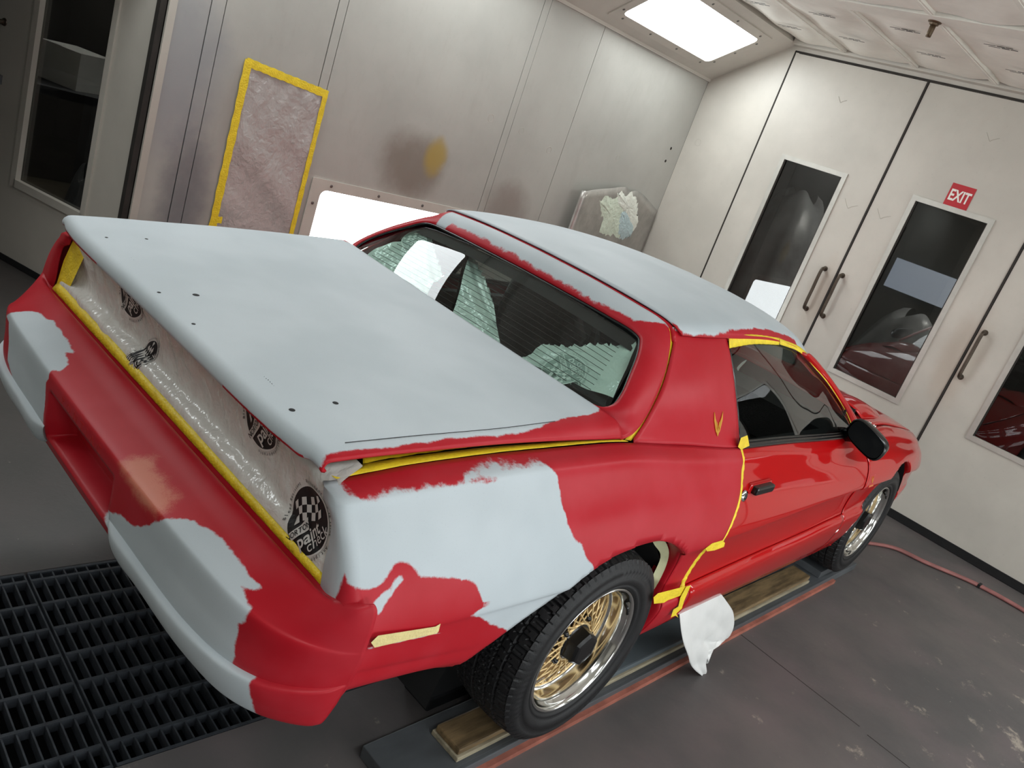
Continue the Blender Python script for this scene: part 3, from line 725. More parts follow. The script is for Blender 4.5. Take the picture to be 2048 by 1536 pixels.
# ---- roof side: C pillar (sail panel), roof skin, A pillars, windscreen
SEAM = [(.742, .022, 1.043), (.735, .05, 1.060), (.722, .090, 1.095), (.703, .135, 1.143), (.676, .185, 1.192), (.628, .252, 1.254), (.590, .295, 1.300), (.566, .302, 1.330), (.535, .292, 1.343), (.45, .280, 1.353), (.25, .262, 1.366), (0, .255, 1.371)]
WTOP = [(.803, .622, 1.0), (.770, .622, 1.06), (.728, .622, 1.13), (.680, .621, 1.205), (.633, .621, 1.272), (.606, .622, 1.304)]      # window edge of the pillar
sw = 34
inner = crom(SEAM[:9], sw)[:27] 
seam_side = crom(SEAM[:8], sw)                 # from the belt up to the roof corner
wedge = crom(WTOP + [(.592, .622, 1.322)], sw)
G = []
for i in range(sw):
    a, b = seam_side[i], wedge[i]; row = []
    for k in range(25):
        f = k / 24; p = a * (1 - f) + b * f; bul = .016 * math.sin(math.pi * f) * math.sin(math.pi * min(1, i / (sw - 1) * 1.0 + .04))
        row.append(p + np.array([bul, 0, bul * .5]))
    G.append(row)
low = [side_pt(y, 0) for y in np.linspace(.022, .622, 25)]
for k in range(25): G[0][k] = low[k]
sails = []
G = np.array(G)
for s in (1, -1): sails.append(grid_obj('roof_pillar', G, 'paint_sanded', car, flip=False, thick=.004, mirror=(s < 0)))
RC = [  # roof rows front to back for x >= 0: rear seam, then stations to the windscreen header
 [(0, .259, 1.372), (.25, .266, 1.367), (.45, .284, 1.354), (.538, .297, 1.343), (.572, .306, 1.331), (.592, .33, 1.312)],
 [(0, .45, 1.389), (.25, .45, 1.384), (.45, .45, 1.370), (.54, .45, 1.356), (.578, .45, 1.340), (.600, .45, 1.314)],
 [(0, .65, 1.398), (.25, .65, 1.393), (.45, .65, 1.378), (.54, .65, 1.363), (.580, .65, 1.345), (.604, .65, 1.318)],
 [(0, .95, 1.400), (.25, .95, 1.394), (.45, .95, 1.379), (.54, .95, 1.362), (.580, .95, 1.343), (.604, .95, 1.320)],
 [(0, 1.25, 1.384), (.25, 1.24, 1.378), (.45, 1.22, 1.360), (.54, 1.20, 1.340), (.580, 1.19, 1.320), (.604, 1.18, 1.300)],
 [(0, 1.50, 1.345), (.25, 1.47, 1.338), (.45, 1.42, 1.320), (.54, 1.38, 1.300), (.585, 1.36, 1.278), (.612, 1.34, 1.262)]]
G = loft(RC, 46, 34); full = np.concatenate([G[:, ::-1] * np.array([-1, 1, 1]), G[:, 1:]], 1)
roof = grid_obj('roof_panel', full, 'paint_sanded', car, flip=True, thick=.005)
WINE = [(.606, .622, 1.304), (.602, .80, 1.318), (.601, 1.03, 1.316), (.604, 1.26, 1.284), (.630, 1.42, 1.226), (.665, 1.53, 1.176), (.722, 1.76, 1.053), (.760, 1.868, .969)]   # upper edge of the side window
roof_edge = [(.600, .45, 1.316), (.604, .65, 1.319), (.604, .95, 1.321), (.604, 1.18, 1.301), (.612, 1.34, 1.262)]
WS = [(.612, 1.34, 1.262), (.625, 1.45, 1.228), (.66, 1.62, 1.150), (.712, 1.86, 1.035), (.745, 2.03, .948)]     # windscreen side edge
wa = crom(WINE[3:], 26); wb = crom(WS, 26); G = []
for a, b in zip(wa, wb): G.append([a * (1 - f) + b * f + np.array([.012 * math.sin(math.pi * f), 0, .008 * math.sin(math.pi * f)]) for f in np.linspace(0, 1, 6)])
for s in (1, -1): grid_obj('windscreen_pillar', np.array(G), 'paint_gloss', car, flip=False, thick=.01, mirror=(s < 0))
# windscreen
G = loft([[(0, 1.50, 1.342), (.3, 1.46, 1.333), (.5, 1.40, 1.308), (.610, 1.345, 1.26)], [(0, 1.93, 1.15), (.35, 1.90, 1.14), (.58, 1.80, 1.115), (.672, 1.68, 1.125)], [(0, 2.36, .955), (.4, 2.30, .95), (.65, 2.15, .945), (.745, 2.03, .948)]], 14, 16)
full = np.concatenate([G[:, ::-1] * np.array([-1, 1, 1]), G[:, 1:]], 1)
grid_obj('windscreen', full, 'glass_side', car, flip=True)
# side windows with black belt seal
belt = [side_pt(y, 0) + np.array([-.008, 0, .002]) for y in np.linspace(.625, 1.88, 30)]
top = crom([(.800, .625, 1.003)] + [tuple(np.array(p) + np.array([-.006, 0, 0])) for p in [(.728, .624, 1.13), (.633, .624, 1.272)] + WINE], 60)
def win_grid(nu=20, nv=40):
    G = []
    up = crom([tuple(np.array(p) + np.array([-.006, 0, 0])) for p in WINE], nv)
    for j, q in enumerate(up):
        b = side_pt(min(1.868, max(.628, q[1])), 0) + np.array([-.010, 0, 0])
        G.append([b * (1 - f) + q * f + np.array([.02 * math.sin(math.pi * f), 0, 0]) for f in np.linspace(0, 1, nu)])
    return np.array(G)
WG = win_grid()
for s in (1, -1): grid_obj('side_window', WG, 'glass_side', car, flip=False, mirror=(s < 0))
def ribbon(name, pts, widths, off, mat, parent=car, sides=(1,), thick=.0015, wav=0.0, n=60, smooth=True):
    """flat strip along pts; widths = (vector giving the across direction * half width)"""
    c = crom(pts, n); w = crom(widths, n); V = []; F_ = []
    for i, (p, d) in enumerate(zip(c, w)):
        j = wav * math.sin(i * 2.1) * .5 + wav * math.sin(i * .9 + 1)
        for f in (-1, 0, 1): V.append(p + d * f * (1 + (j if f else 0)) + np.array(off))
    F_ = grid_faces(n, 3); out = []
    for s in sides:
        VV = [(v[0] * s, v[1], v[2]) for v in V]
        o = mesh(name, VV, F_, mat, parent, smooth)
        if thick: md = o.modifiers.new('thickness', 'SOLIDIFY'); md.thickness = thick; md.offset = 0
        out.append(o)
    return out
bpts = [tuple(p + np.array([.006, 0, .004])) for p in belt]
for s in (1, -1):
    V, F_ = merge(tube_data([(p[0] * s, p[1], p[2]) for p in bpts], .011, 8), tube_data([(p[0] * s, p[1], p[2] + .014) for p in [q + np.array([-.004, 0, 0]) for q in belt]], .006, 6))
    mesh('window_seal', V, F_, 'black_plastic', car, True)
    tube('window_seal', [((p[0] - .010) * s, p[1] + .008, p[2]) for p in WTOP], .009, 'black_plastic', car, 8)
    mesh('window_sail', [(.752 * s, 1.868, .958), (.724 * s, 1.77, 1.04), (.745 * s, 1.70, .98), (.775 * s, 1.70, .958)], [(0, 1, 2, 3) if s > 0 else (3, 2, 1, 0)], 'black_plastic', car)
    tube('window_divider', [((.728) * s, 1.745, 1.06), (.752 * s, 1.70, .99), (.775 * s, 1.70, .96)], .006, 'black_plastic', car, 6)
# ---- hood and nose
HR = [[(0, 2.22, .968), (.35, 2.19, .962), (.60, 2.12, .955), (.745, 2.04, .942)],
      [(0, 2.5, .968), (.35, 2.5, .962), (.58, 2.5, .945), (.700, 2.5, .926)],
      [(0, 2.84, .935), (.35, 2.84, .928), (.58, 2.84, .91), (.700, 2.84, .891)],
      [(0, 3.2, .872), (.35, 3.2, .866), (.57, 3.2, .853), (.685, 3.2, .838)],
      [(0, 3.55, .775), (.3, 3.54, .770), (.5, 3.52, .765), (.632, 3.49, .768)]]
G = loft(HR, 40, 24); full = np.concatenate([G[:, ::-1] * np.array([-1, 1, 1]), G[:, 1:]], 1)
hood = grid_obj('hood', full, 'paint_gloss', car, flip=True, thick=.004)
for sx in (1, -1):        # raised hood scoop with an open vent
    Gs = loft([[(sx * .40, 2.30, .966), (sx * .48, 2.26, .995), (sx * .60, 2.26, .988), (sx * .655, 2.30, .950)], [(sx * .40, 2.5, .963), (sx * .48, 2.5, .99), (sx * .60, 2.5, .98), (sx * .65, 2.5, .938)], [(sx * .42, 2.75, .940), (sx * .48, 2.75, .948), (sx * .58, 2.75, .935), (sx * .63, 2.75, .905)]], 14, 14)
    grid_obj('hood_scoop', Gs, 'paint_gloss', car, flip=sx > 0, thick=.004)
    box('hood_vent', min(sx * .46, sx * .62), max(sx * .46, sx * .62), 2.262, 2.275, .955, .985, 'black_matte', car)
G = loft([[(0, 3.56, .772), (.3, 3.55, .767), (.5, 3.53, .762), (.64, 3.49, .765)], [(0, 3.70, .70), (.3, 3.69, .695), (.52, 3.65, .69), (.60, 3.61, .70)], [(0, 3.73, .60), (.3, 3.72, .60), (.54, 3.67, .60), (.625, 3.61, .60)], [(0, 3.66, .42), (.3, 3.65, .42), (.52, 3.61, .42), (.565, 3.60, .42)]], 16, 18)
full = np.concatenate([G[:, ::-1] * np.array([-1, 1, 1]), G[:, 1:]], 1); grid_obj('front_bumper', full, 'paint_gloss', car, flip=True, thick=.004)
tube('roof_channel', [np.array(p) + np.array([0, .004, -.012]) for p in crom([(a * m, b, c) for m in (1, -1) for a, b, c in (SEAM[6:] if m > 0 else SEAM[-2:5:-1])], 60)], .010, 'paint_sanded', car, 6)
# ---- hatch: deck, window frame ring, glass; it stands slightly open at the rear
zt = pchip([-1.05, -1.0, -.75, -.5, -.25, -.05, .1], [1.070, 1.077, 1.090, 1.101, 1.107, 1.110, 1.112])
def deck_z(x, y): return float(zt(y)) - .016 * (x / .7) * min(1, max(0, (y + 1) / .9)) + .006 * (1 - (x / .7) ** 2)
def glass_base(x): return -.062 + .02 * (abs(x) / .64) ** 2
xs_half = [0, .15, .3, .45, .56, .63, .665, .690, .705, .716, .726]
drop = [0, 0, 0, 0, 0, 0, .001, .004, .010, .020, .034]
xs = [-x for x in xs_half[:0:-1]] + xs_half; dr = drop[:0:-1] + drop
rear = [(0, 0), (-.010, -.003), (-.018, -.012), (-.022, -.026), (-.020, -.037), (-.010, -.042)]
G = []
for x, d in zip(xs, dr):
    ax = abs(x); sg_ = 1 if x >= 0 else -1
    yr = -1.018 + .02 * max(0, (ax - .45) / .25) ** 2.2
    col = [np.array([x * (1 - .012 * k / 5), yr + dy, deck_z(x, yr) - d * .30 + dz * (1 if ax < .69 else .75)]) for k, (dy, dz) in reversed(list(enumerate(rear)))]
    yf = glass_base(x) if ax < .66 else glass_base(.66) + (ax - .66) * .25
    for f in np.linspace(0, 1, 26)[1:]:
        y = yr + (yf - yr) * f; xx = x * (1 + (.014 * f if ax > .66 else .004 * f)); col.append(np.array([xx, y, deck_z(x, y) - d * (.30 + 1.0 * f ** 1.6)]))
    G.append(col)
G = np.array(G); nv = G.shape[1]
DG = np.array([crom([G[i][j] for i in range(len(xs))], 150) for j in range(nv)])
DG = np.array([crom([DG[j][i] for j in range(nv)], 96) for i in range(150)])
hatch = grid_obj('hatch_lid', DG, 'paint_sanded', car, flip=True, thick=.006)
# ring around the rear window
GL = [(.0, -.062, 1.106), (.3, -.058, 1.104), (.52, -.05, 1.100), (.60, -.045, 1.097), (.640, -.034, 1.100), (.657, -.008, 1.117), (.650, .025, 1.150), (.622, .075, 1.195), (.585, .135, 1.240), (.560, .165, 1.265), (.540, .182, 1.279), (.505, .188, 1.287), (.40, .188, 1.292), (.20, .187, 1.296), (0, .187, 1.298)]
g_up = crom(GL[3:], 60)                             # from the lower corner up and over to the centre
o_up = crom([(.726 * 1.014, glass_base(.66) + .0165, deck_z(.726, -.03) - .034 * 1.3), (.735, .020, 1.058), (.728, .060, 1.083), (.712, .105, 1.122), (.690, .150, 1.168), (.660, .198, 1.215), (.622, .246, 1.258), (.583, .284, 1.300), (.558, .288, 1.328), (.52, .280, 1.341), (.44, .272, 1.349), (.25, .255, 1.362), (0, .248, 1.367)], 60)
ring_r = []
for i in range(60):
    a, b = g_up[i], o_up[i]; row = []
    n_out = np.array([.75 * max(0, 1 - i / 36), -.45, .65])
    for f in np.linspace(0, 1, 12):
        bul = .019 * math.sin(math.pi * f ** .8) * min(1, i / 6 + .15)
        row.append(a * (1 - f) + b * f + n_out * bul * (1 if 0 < f < 1 else 0))
    ring_r.append(row)
RG = np.array(ring_r); RL = RG[::-1] * np.array([-1, 1, 1])
full = np.concatenate([RG, RL[1:]], 0)
frame_ = grid_obj('hatch_window_frame', full, 'paint_sanded', car, flip=False, thick=.008)
half = crom(GL, 90); loop = half + [p * np.array([-1, 1, 1]) for p in half[-2:0:-1]]
def gp(u, v):
    """rear window surface, a little larger than its opening so that the frame overlaps its edge"""
    lowp = np.array([u * .665, -.066 + .018 * u * u, 1.094 - .004 * u * u]); upp = np.array([u * .56, .196 - .004 * u * u, 1.304 - .020 * u * u])
    p = lowp * (1 - v) + upp * v; bb = 4 * v * (1 - v) * .006 + .010 * (1 - u * u); return p + np.array([0, -.63 * bb + .004, .72 * bb - .013])
rg = grid_obj('rear_window', np.array([[gp(u, v) for v in np.linspace(.02, .985, 14)] for u in np.linspace(-1, 1, 40)]), 'glass_rear', car)
gs = tube('window_seal', [p + np.array([0, .003, -.006]) for p in loop], .0055, 'black_plastic', car, 6, True)
# black ceramic band along the upper glass edge, heating wires across
def on_glass(u, v): return gp(u * .97, .04 + v * .93)
for k in range(11):
    v = .10 + .068 * k; tube('heating_wire', [on_glass(u, v) + np.array([0, .006, -.006]) for u in np.linspace(-.90, .90, 17)], .0009, 'black_matte', rg, 4)
band = np.array([[on_glass(u, v) + np.array([0, .008, -.008]) for v in (.84, .90, .96, 1.0)] for u in np.linspace(-.97, .97, 30)])
grid_obj('black_band', band, 'black_matte', rg, flip=False)
# drilled spoiler holes in the deck
bvh = {}
def tree(o):
    if o.name not in bvh:
        V = verts(o); bvh[o.name] = BVHTree.FromPolygons([Vector(v) for v in V], [tuple(p.vertices) for p in o.data.polygons])
    return bvh[o.name]
def hit(o, u, v):
    d = Vector(_ray((u, v))).normalized(); r = tree(o).ray_cast(Vector(C_CAR), d)
    return (np.array(r[0]), np.array(r[1])) if r[0] is not None else (None, None)
for q, r in (((213, 475), .0045), ((293, 478), .005), ((318, 585), .005), ((392, 590), .009), ((387, 648), .005), ((584, 820), .007), ((671, 806), .007)):
    p, n = hit(hatch, *q)
    if p is None: continue
    n = n if n[2] > 0 else -n
    V, F_ = disc_data(p + n * .0002, n, r, h=.0006); mesh('drilled_hole', V, F_, 'black_matte', hatch, True)
# fine dark seam where the old deck edge was filled
ps = [hit(hatch, *q)[0] for q in ((690, 886), (760, 879), (830, 872), (900, 866), (1000, 857), (1110, 843))]
ps = [p + np.array([0, 0, .0008]) for p in ps if p is not None]
if len(ps) > 3: tube('filler_seam', crom(ps, 30), .0009, 'ink', hatch, 5)
# ---- rear bumper cover: rows from the tail panel down, wrapping round to the sides (right half, mirrored)
BR = [  # tail panel foot, groove, rolled crease, upper face, belt crease (double), lower face, ridge, bottom
 [(0, -.983, .824), (.3, -.983, .824), (.6, -.983, .824), (.76, -.981, .822), (.800, -.984, .818), (.835, -.988, .826), (.875, -.978, .838), (.900, -.952, .850)],
 [(0, -1.000, .792), (.3, -1.000, .792), (.6, -.999, .793), (.76, -.996, .798), (.808, -.995, .810), (.850, -.996, .827), (.884, -.980, .836), (.903, -.948, .846)],
 [(0, -1.027, .834), (.3, -1.027, .834), (.6, -1.024, .832), (.76, -1.018, .827), (.825, -1.009, .821), (.857, -1.000, .822), (.888, -.980, .828), (.906, -.945, .838)],
 [(0, -1.090, .812), (.3, -1.088, .812), (.6, -1.080, .808), (.75, -1.062, .800), (.825, -1.035, .792), (.868, -1.008, .790), (.895, -.975, .792), (.910, -.944, .795)],
 [(0, -1.152, .786), (.3, -1.150, .786), (.58, -1.139, .783), (.715, -1.116, .770), (.795, -1.080, .754), (.850, -1.035, .745), (.888, -.985, .740), (.909, -.943, .740)],
 [(0, -1.1565, .781), (.3, -1.1545, .781), (.583, -1.1435, .778), (.719, -1.120, .764), (.799, -1.083, .748), (.853, -1.037, .739), (.889, -.986, .734), (.909, -.942, .734)],
 [(0, -1.155, .705), (.3, -1.153, .705), (.582, -1.142, .703), (.722, -1.117, .697), (.800, -1.080, .691), (.853, -1.034, .690), (.886, -.985, .690), (.903, -.942, .690)],
 [(0, -1.152, .637), (.3, -1.150, .637), (.60, -1.139, .635), (.728, -1.112, .632), (.800, -1.076, .632), (.849, -1.032, .636), (.881, -.985, .642), (.895, -.942, .645)],
 [(0, -1.132, .572), (.3, -1.130, .572), (.60, -1.118, .572), (.722, -1.092, .577), (.79, -1.056, .584), (.838, -1.020, .590), (.868, -.98, .595), (.880, -.942, .600)]]
NB, NR = 120, 92
DB = [crom(r, NB) for r in BR]
tparam = []
for k, n in enumerate((8, 5, 12, 14, 5, 14, 14, 20)): tparam += [k + i / n for i in range(n)]
tparam.append(8.0)
def row_interp(j, t):
    k = min(7, int(t)); f = t - k; q = [DB[max(0, min(8, k + d))][j] for d in (-1, 0, 1, 2)]
    p0, p1, p2, p3 = q
    if k == 0: p0 = 2 * p1 - p2
    if k == 7: p3 = 2 * p2 - p1
    d = [max(1e-4, np.linalg.norm(b - a)) ** .5 for a, b in ((p0, p1), (p1, p2), (p2, p3))]
    m1 = ((p1 - p0) / d[0] - (p2 - p0) / (d[0] + d[1]) + (p2 - p1) / d[1]) * d[1]; m2 = ((p2 - p1) / d[1] - (p3 - p1) / (d[1] + d[2]) + (p3 - p2) / d[2]) * d[1]
    return (1 + 2 * f) * (1 - f) ** 2 * p1 + f * (1 - f) ** 2 * m1 + f * f * (3 - 2 * f) * p2 + f * f * (f - 1) * m2
H = np.array([[row_interp(j, t) for t in tparam] for j in range(NB)])
BG = np.concatenate([H[:0:-1] * np.array([-1, 1, 1]), H], 0)
# the licence plate pocket: pressed in around the middle
LX = .215
for i in range(BG.shape[0]):
    for j in range(BG.shape[1]):
        x, y, z = BG[i, j]
        if abs(x) < LX and z < .745 and tparam[j] > 5:
            e = min(1, (LX - abs(x)) / .012) * min(1, (.745 - z) / .006) * min(1, max(0, (z - .606) / .012)); BG[i, j, 1] = y + .07 * min(1, e)
bumper = grid_obj('rear_bumper', BG, 'paint_sanded', car, flip=True, thick=.004)
# lower lip spoiler in two halves, each ending at the plate pocket
LP = [  # ridge line, outer top, outer, bottom
 [(.225, -1.161, .664), (.4, -1.157, .663), (.60, -1.148, .660), (.728, -1.121, .651), (.800, -1.081, .643), (.849, -1.034, .641), (.881, -.986, .648), (.890, -.948, .656)],
 [(.225, -1.164, .660), (.27, -1.174, .658), (.4, -1.172, .657), (.605, -1.162, .654), (.738, -1.133, .645), (.812, -1.089, .636), (.861, -1.038, .634), (.892, -.986, .642), (.899, -.948, .652)],
 [(.226, -1.164, .652), (.27, -1.176, .648), (.4, -1.174, .647), (.606, -1.164, .643), (.740, -1.134, .634), (.814, -1.090, .624), (.862, -1.038, .622), (.892, -.986, .632), (.899, -.950, .644)],
 [(.228, -1.158, .630), (.275, -1.168, .616), (.4, -1.166, .614), (.602, -1.156, .607), (.735, -1.127, .592), (.808, -1.083, .580), (.855, -1.034, .575), (.884, -.986, .578), (.890, -.956, .585)],
 [(.232, -1.146, .612), (.28, -1.149, .590), (.4, -1.146, .588), (.595, -1.137, .578), (.725, -1.110, .560), (.797, -1.069, .546), (.842, -1.026, .537), (.868, -.986, .533), (.873, -.965, .533)],
 [(.250, -1.120, .592), (.4, -1.116, .592), (.58, -1.11, .585), (.70, -1.085, .572), (.77, -1.05, .562), (.81, -1.012, .555), (.84, -.985, .552), (.85, -.968, .553)]]
_dz = pchip([.2, .6, .74, .81, .86, .95], [-.026, -.026, -.018, -.008, 0, 0]); _dy = pchip([.2, .6, .74, .81, .86, .95], [.007, .007, .006, .003, 0, 0])
LP = [[(a, b + float(_dy(a)), c + float(_dz(a))) for a, b, c in r] for r in LP]
LG = loft(LP, 40, 90)
lips = []
for s_ in (1, -1):
    nu, nv = LG.shape[:2]; Fl = grid_faces(nu, nv, s_ < 0); cap0 = tuple(i * nv for i in range(nu)); cap1 = tuple(i * nv + nv - 1 for i in range(nu))
    lips.append(mesh('bumper_lip', (LG * np.array([s_, 1, 1])).reshape(-1, 3), Fl + [cap0 if s_ < 0 else cap0[::-1], cap1[::-1] if s_ < 0 else cap1], 'paint_sanded', car, True))
# embossed lettering above the plate pocket
V, F_ = text_mesh('PONTIAC', .030, .0040, space=1.9, bold=.0003)
V = np.array(V); _bt = BVHTree.FromPolygons([Vector(v) for v in BG.reshape(-1, 3)], grid_faces(*BG.shape[:2], True)); W_ = []
for x, z, h in V:
    r = _bt.ray_cast(Vector((x * 1.25, -2, .7625 + z * .95)), Vector((0, 1, 0))); W_.append((x * 1.25, (r[0].y if r[0] is not None else -1.164) - .0004 - h, .7625 + z * .95))
lt = mesh('embossed_lettering', W_, F_, 'paint_gloss', bumper); set_attr(lt, 'primer', np.full(len(W_), -1.0)); set_attr(lt, 'salmon', np.full(len(W_), -1.0))
# ---- tail panel opening, covered by masking film
T_IN = [[(-.785, -.981, .822), (-.4, -.983, .824), (0, -.984, .825), (.4, -.983, .824), (.785, -.982, .822)],
        [(-.775, -.976, .852), (-.4, -.975, .854), (0, -.975, .856), (.4, -.975, .854), (.785, -.978, .852)],
        [(-.765, -.958, .868), (-.4, -.950, .870), (0, -.948, .872), (.4, -.952, .870), (.778, -.972, .870)],
        [(-.75, -.952, .905), (-.4, -.948, .905), (0, -.946, .905), (.4, -.950, .905), (.775, -.973, .905)],
        [(-.735, -.958, .955), (-.4, -.956, .958), (0, -.955, .960), (.4, -.957, .958), (.770, -.975, .955)],
        [(-.715, -.966, 1.000), (-.4, -.962, 1.010), (0, -.960, 1.015), (.4, -.962, 1.010), (.735, -.976, 1.006)],
        [(-.69, -.90, 1.03), (-.4, -.89, 1.04), (0, -.88, 1.045), (.4, -.89, 1.04), (.70, -.90, 1.03)]]
TG = loft(T_IN, 60, 170)
wr_ = rng.uniform(0, 6, 12)
for i in range(60):
    for j in range(170):
        x, y, z = TG[i, j]; e = min(1, i / 8) * min(1, (.78 - abs(x)) / .08 + .05)
        TG[i, j, 1] += e * (.0035 * math.sin(13 * x + 25 * z + wr_[0]) * math.sin(5 * x - 40 * z + wr_[1]) + .003 * math.sin(31 * x - 18 * z + wr_[2]) * math.sin(3 * x + wr_[3]) + .0015 * math.sin(70 * x + 50 * z + wr_[4]))
film = grid_obj('masking_film', TG, 'plastic_tail', car, flip=False)
film['label'] = 'translucent printed masking film over the tail panel'
boxes('tail_panel', [(-.76, .76, -.93, -.90, .80, 1.0)], 'black_matte', car)
def tape(name, pts, half, mat='tape_yellow', n=70, wav=.06, parent=car, twist=None):
    """masking tape laid along 3-D points; half = across vectors"""
    return ribbon(name, pts, half, (0, 0, 0), mat, parent, thick=.0012, wav=wav, n=n)[0]
tape('masking_tape', [(-.775, -.9855, .827), (-.4, -.9865, .829), (0, -.987, .830), (.4, -.9865, .829), (.782, -.9855, .827)], [(0, .007, .0125)] * 4 + [(0, .004, .008)], wav=.015)
tape('masking_tape', [(.782, -.986, .825), (.784, -.9872, .845), (.786, -.988, .868)], [(.006, .0, 0), (.005, 0, 0), (.002, 0, 0)], n=20)
mesh('masking_tape', [(-.778, -.982, .826), (-.700, -.975, .835), (-.66, -.965, .95), (-.655, -.955, 1.0), (-.712, -.978, 1.002), (-.745, -.984, .92)], [(5, 4, 3, 2, 1, 0)], 'tape_yellow', car)
# printed badges on the film (as printed: black disc, ring of small words, chequered flag, name block)
def flat_poly(pts): return [(a, b, 0.0) for a, b in pts], [tuple(range(len(pts)))]
def logo(center, U, W, N, R_, conform=None, squash=1.0, parent=None, mats=None):
    """center: 3-D; U,W: in-plane axes; N: normal; R_: disc radius"""
    layers = {}
    def put(mat, vf, h): layers.setdefault(mat, []).append((np.array(vf[0], float).reshape(-1, 3) + np.array([0, 0, h]), vf[1]))
    disc = [(R_ * math.cos(t), R_ * math.sin(t)) for t in np.linspace(0, 2 * math.pi, 48, endpoint=False)]
    ringp = lambda r0, r1: ([(r * math.cos(t), r * math.sin(t), 0) for r in (r0, r1) for t in np.linspace(0, 2 * math.pi, 48, endpoint=False)], [(i, (i + 1) % 48, 48 + (i + 1) % 48, 48 + i) for i in range(48)])
    # fan-subdivided disc so that it can follow the film
    Vd, Fd = [(0, 0, 0)], []
    for k in range(1, 7): Vd += [(R_ * k / 6 * math.cos(t), R_ * k / 6 * math.sin(t), 0) for t in np.linspace(0, 2 * math.pi, 48, endpoint=False)]
    Fd += [(0, 1 + i, 1 + (i + 1) % 48) for i in range(48)]
    for k in range(5): Fd += [(1 + k * 48 + i, 1 + (k + 1) * 48 + i, 1 + (k + 1) * 48 + (i + 1) % 48, 1 + k * 48 + (i + 1) % 48) for i in range(48)]
    put('print_black', (Vd, Fd), .0006)
    put('print_white', ringp(R_ * 1.0, R_ * 1.06), .0006)
    # chequered flag: wavy rows of parallelograms
    def fl(c_, r_):
        u = c_ / 7.0; x = -.52 * R_ + 1.36 * R_ * u; y = .40 * R_ - .42 * R_ * u + .07 * R_ * math.sin(u * 6.0); return (x + .12 * R_ * (r_ - 1.5), y + .20 * R_ * (r_ - 1.0))
    for r in range(3):
        for c in range(7):
            if (r + c) % 2: continue
            q = [fl(c, r), fl(c + 1, r), fl(c + 1, r + 1), fl(c, r + 1)]
            q = [(x * min(1, .97 * R_ / max(1e-6, math.hypot(x, y))), y * min(1, .97 * R_ / max(1e-6, math.hypot(x, y)))) for x, y in q]
            put('print_white', ([(x, y, 0) for x, y in q], [(0, 1, 2, 3)]), .0022)
    nb = 16; blk = []
    for i in range(nb + 1):                                # name block, cut into strips so that it follows the film
        u = i / nb; x0 = -.95 + .80 * u; x1 = -.95 + .93 * u
        for f in (0, .33, .67, 1): blk.append(((x0 * (1 - f) + x1 * f) * R_, ((-.20 - .02 * u) * (1 - f) + (.06 + .06 * u * u) * f) * R_, 0))
    put('print_white', (blk, grid_faces(nb + 1, 4, True)), .0022)
    def word(s, size, x, y, mat, h, bold=.0, rot=0.0, sx=1.0):
        V, F_ = text_mesh(s, size, 0, bold=bold); V = np.array(V).reshape(-1, 3); V[:, 0] *= sx
        ca, sa = math.cos(rot), math.sin(rot); V = np.stack([x + V[:, 0] * ca - V[:, 1] * sa, y + V[:, 0] * sa + V[:, 1] * ca, V[:, 2] * 0], 1); put(mat, (V, F_), h)
    word('NORTON', .24 * R_, -.54 * R_, -.075 * R_, 'print_black', .0034, .0002, .0)
    word('paint', .55 * R_, -.12 * R_, -.42 * R_, 'print_white', .0024, .0008, .0)
    word('check', .48 * R_, .22 * R_, -.70 * R_, 'print_white', .0024, .0, .06)
    for txt, a0, a1 in (('Bleed Resistant', 150, 80), ('Résistant', 60, 15), ('Antipénétrante', 290, 215), ('à la tache', 352, 312)):
        for k, ch in enumerate(txt):
            if ch == ' ': continue
            an = math.radians(a0 + (a1 - a0) * k / max(1, len(txt) - 1)); rr = R_ * 1.15
            word(ch, .15 * R_, rr * math.cos(an), rr * math.sin(an), 'print_black', .0006, .0001, an - math.pi / 2)
    for mat, lst in layers.items():
        V, F_ = merge(*lst); V = np.array(V)
        W3 = np.array(center) + V[:, :1] * np.array(U) + V[:, 1:2] * np.array(W)
        if conform is not None:
            for i in range(len(W3)): W3[i] = conform(W3[i])
        W3 = W3 + np.array(N) * V[:, 2:3]
        mesh('printed_badge', W3, F_, (mats or {}).get(mat, mat), parent or film, False)
def film_y(p):
    """drop a point onto the masking film along y"""
    r = tree(film).ray_cast(Vector((p[0], -2.0, p[2])), Vector((0, 1, 0)))
    return np.array([p[0], r[0].y - .0012, p[2]]) if r[0] is not None else np.array(p)
for (u, v), rad, rot, sq in (((622, 1040), .069, 1.05, 1.0), ((520, 832), .074, 1.05, 1.0), ((256, 580), .074, 1.0, 1.0), ((273, 718), .076, 1.0, .42)):
    c, _ = hit(film, u, v)
    if c is None: c = PX(u, v, y=-.965)
    U = np.array([math.cos(rot), 0, math.sin(rot)]); W = np.array([-math.sin(rot), 0, math.cos(rot)])
    if sq < 1: W = W * sq
    logo(c, U, W, np.array([0, -1.0, 0]), rad, film_y)
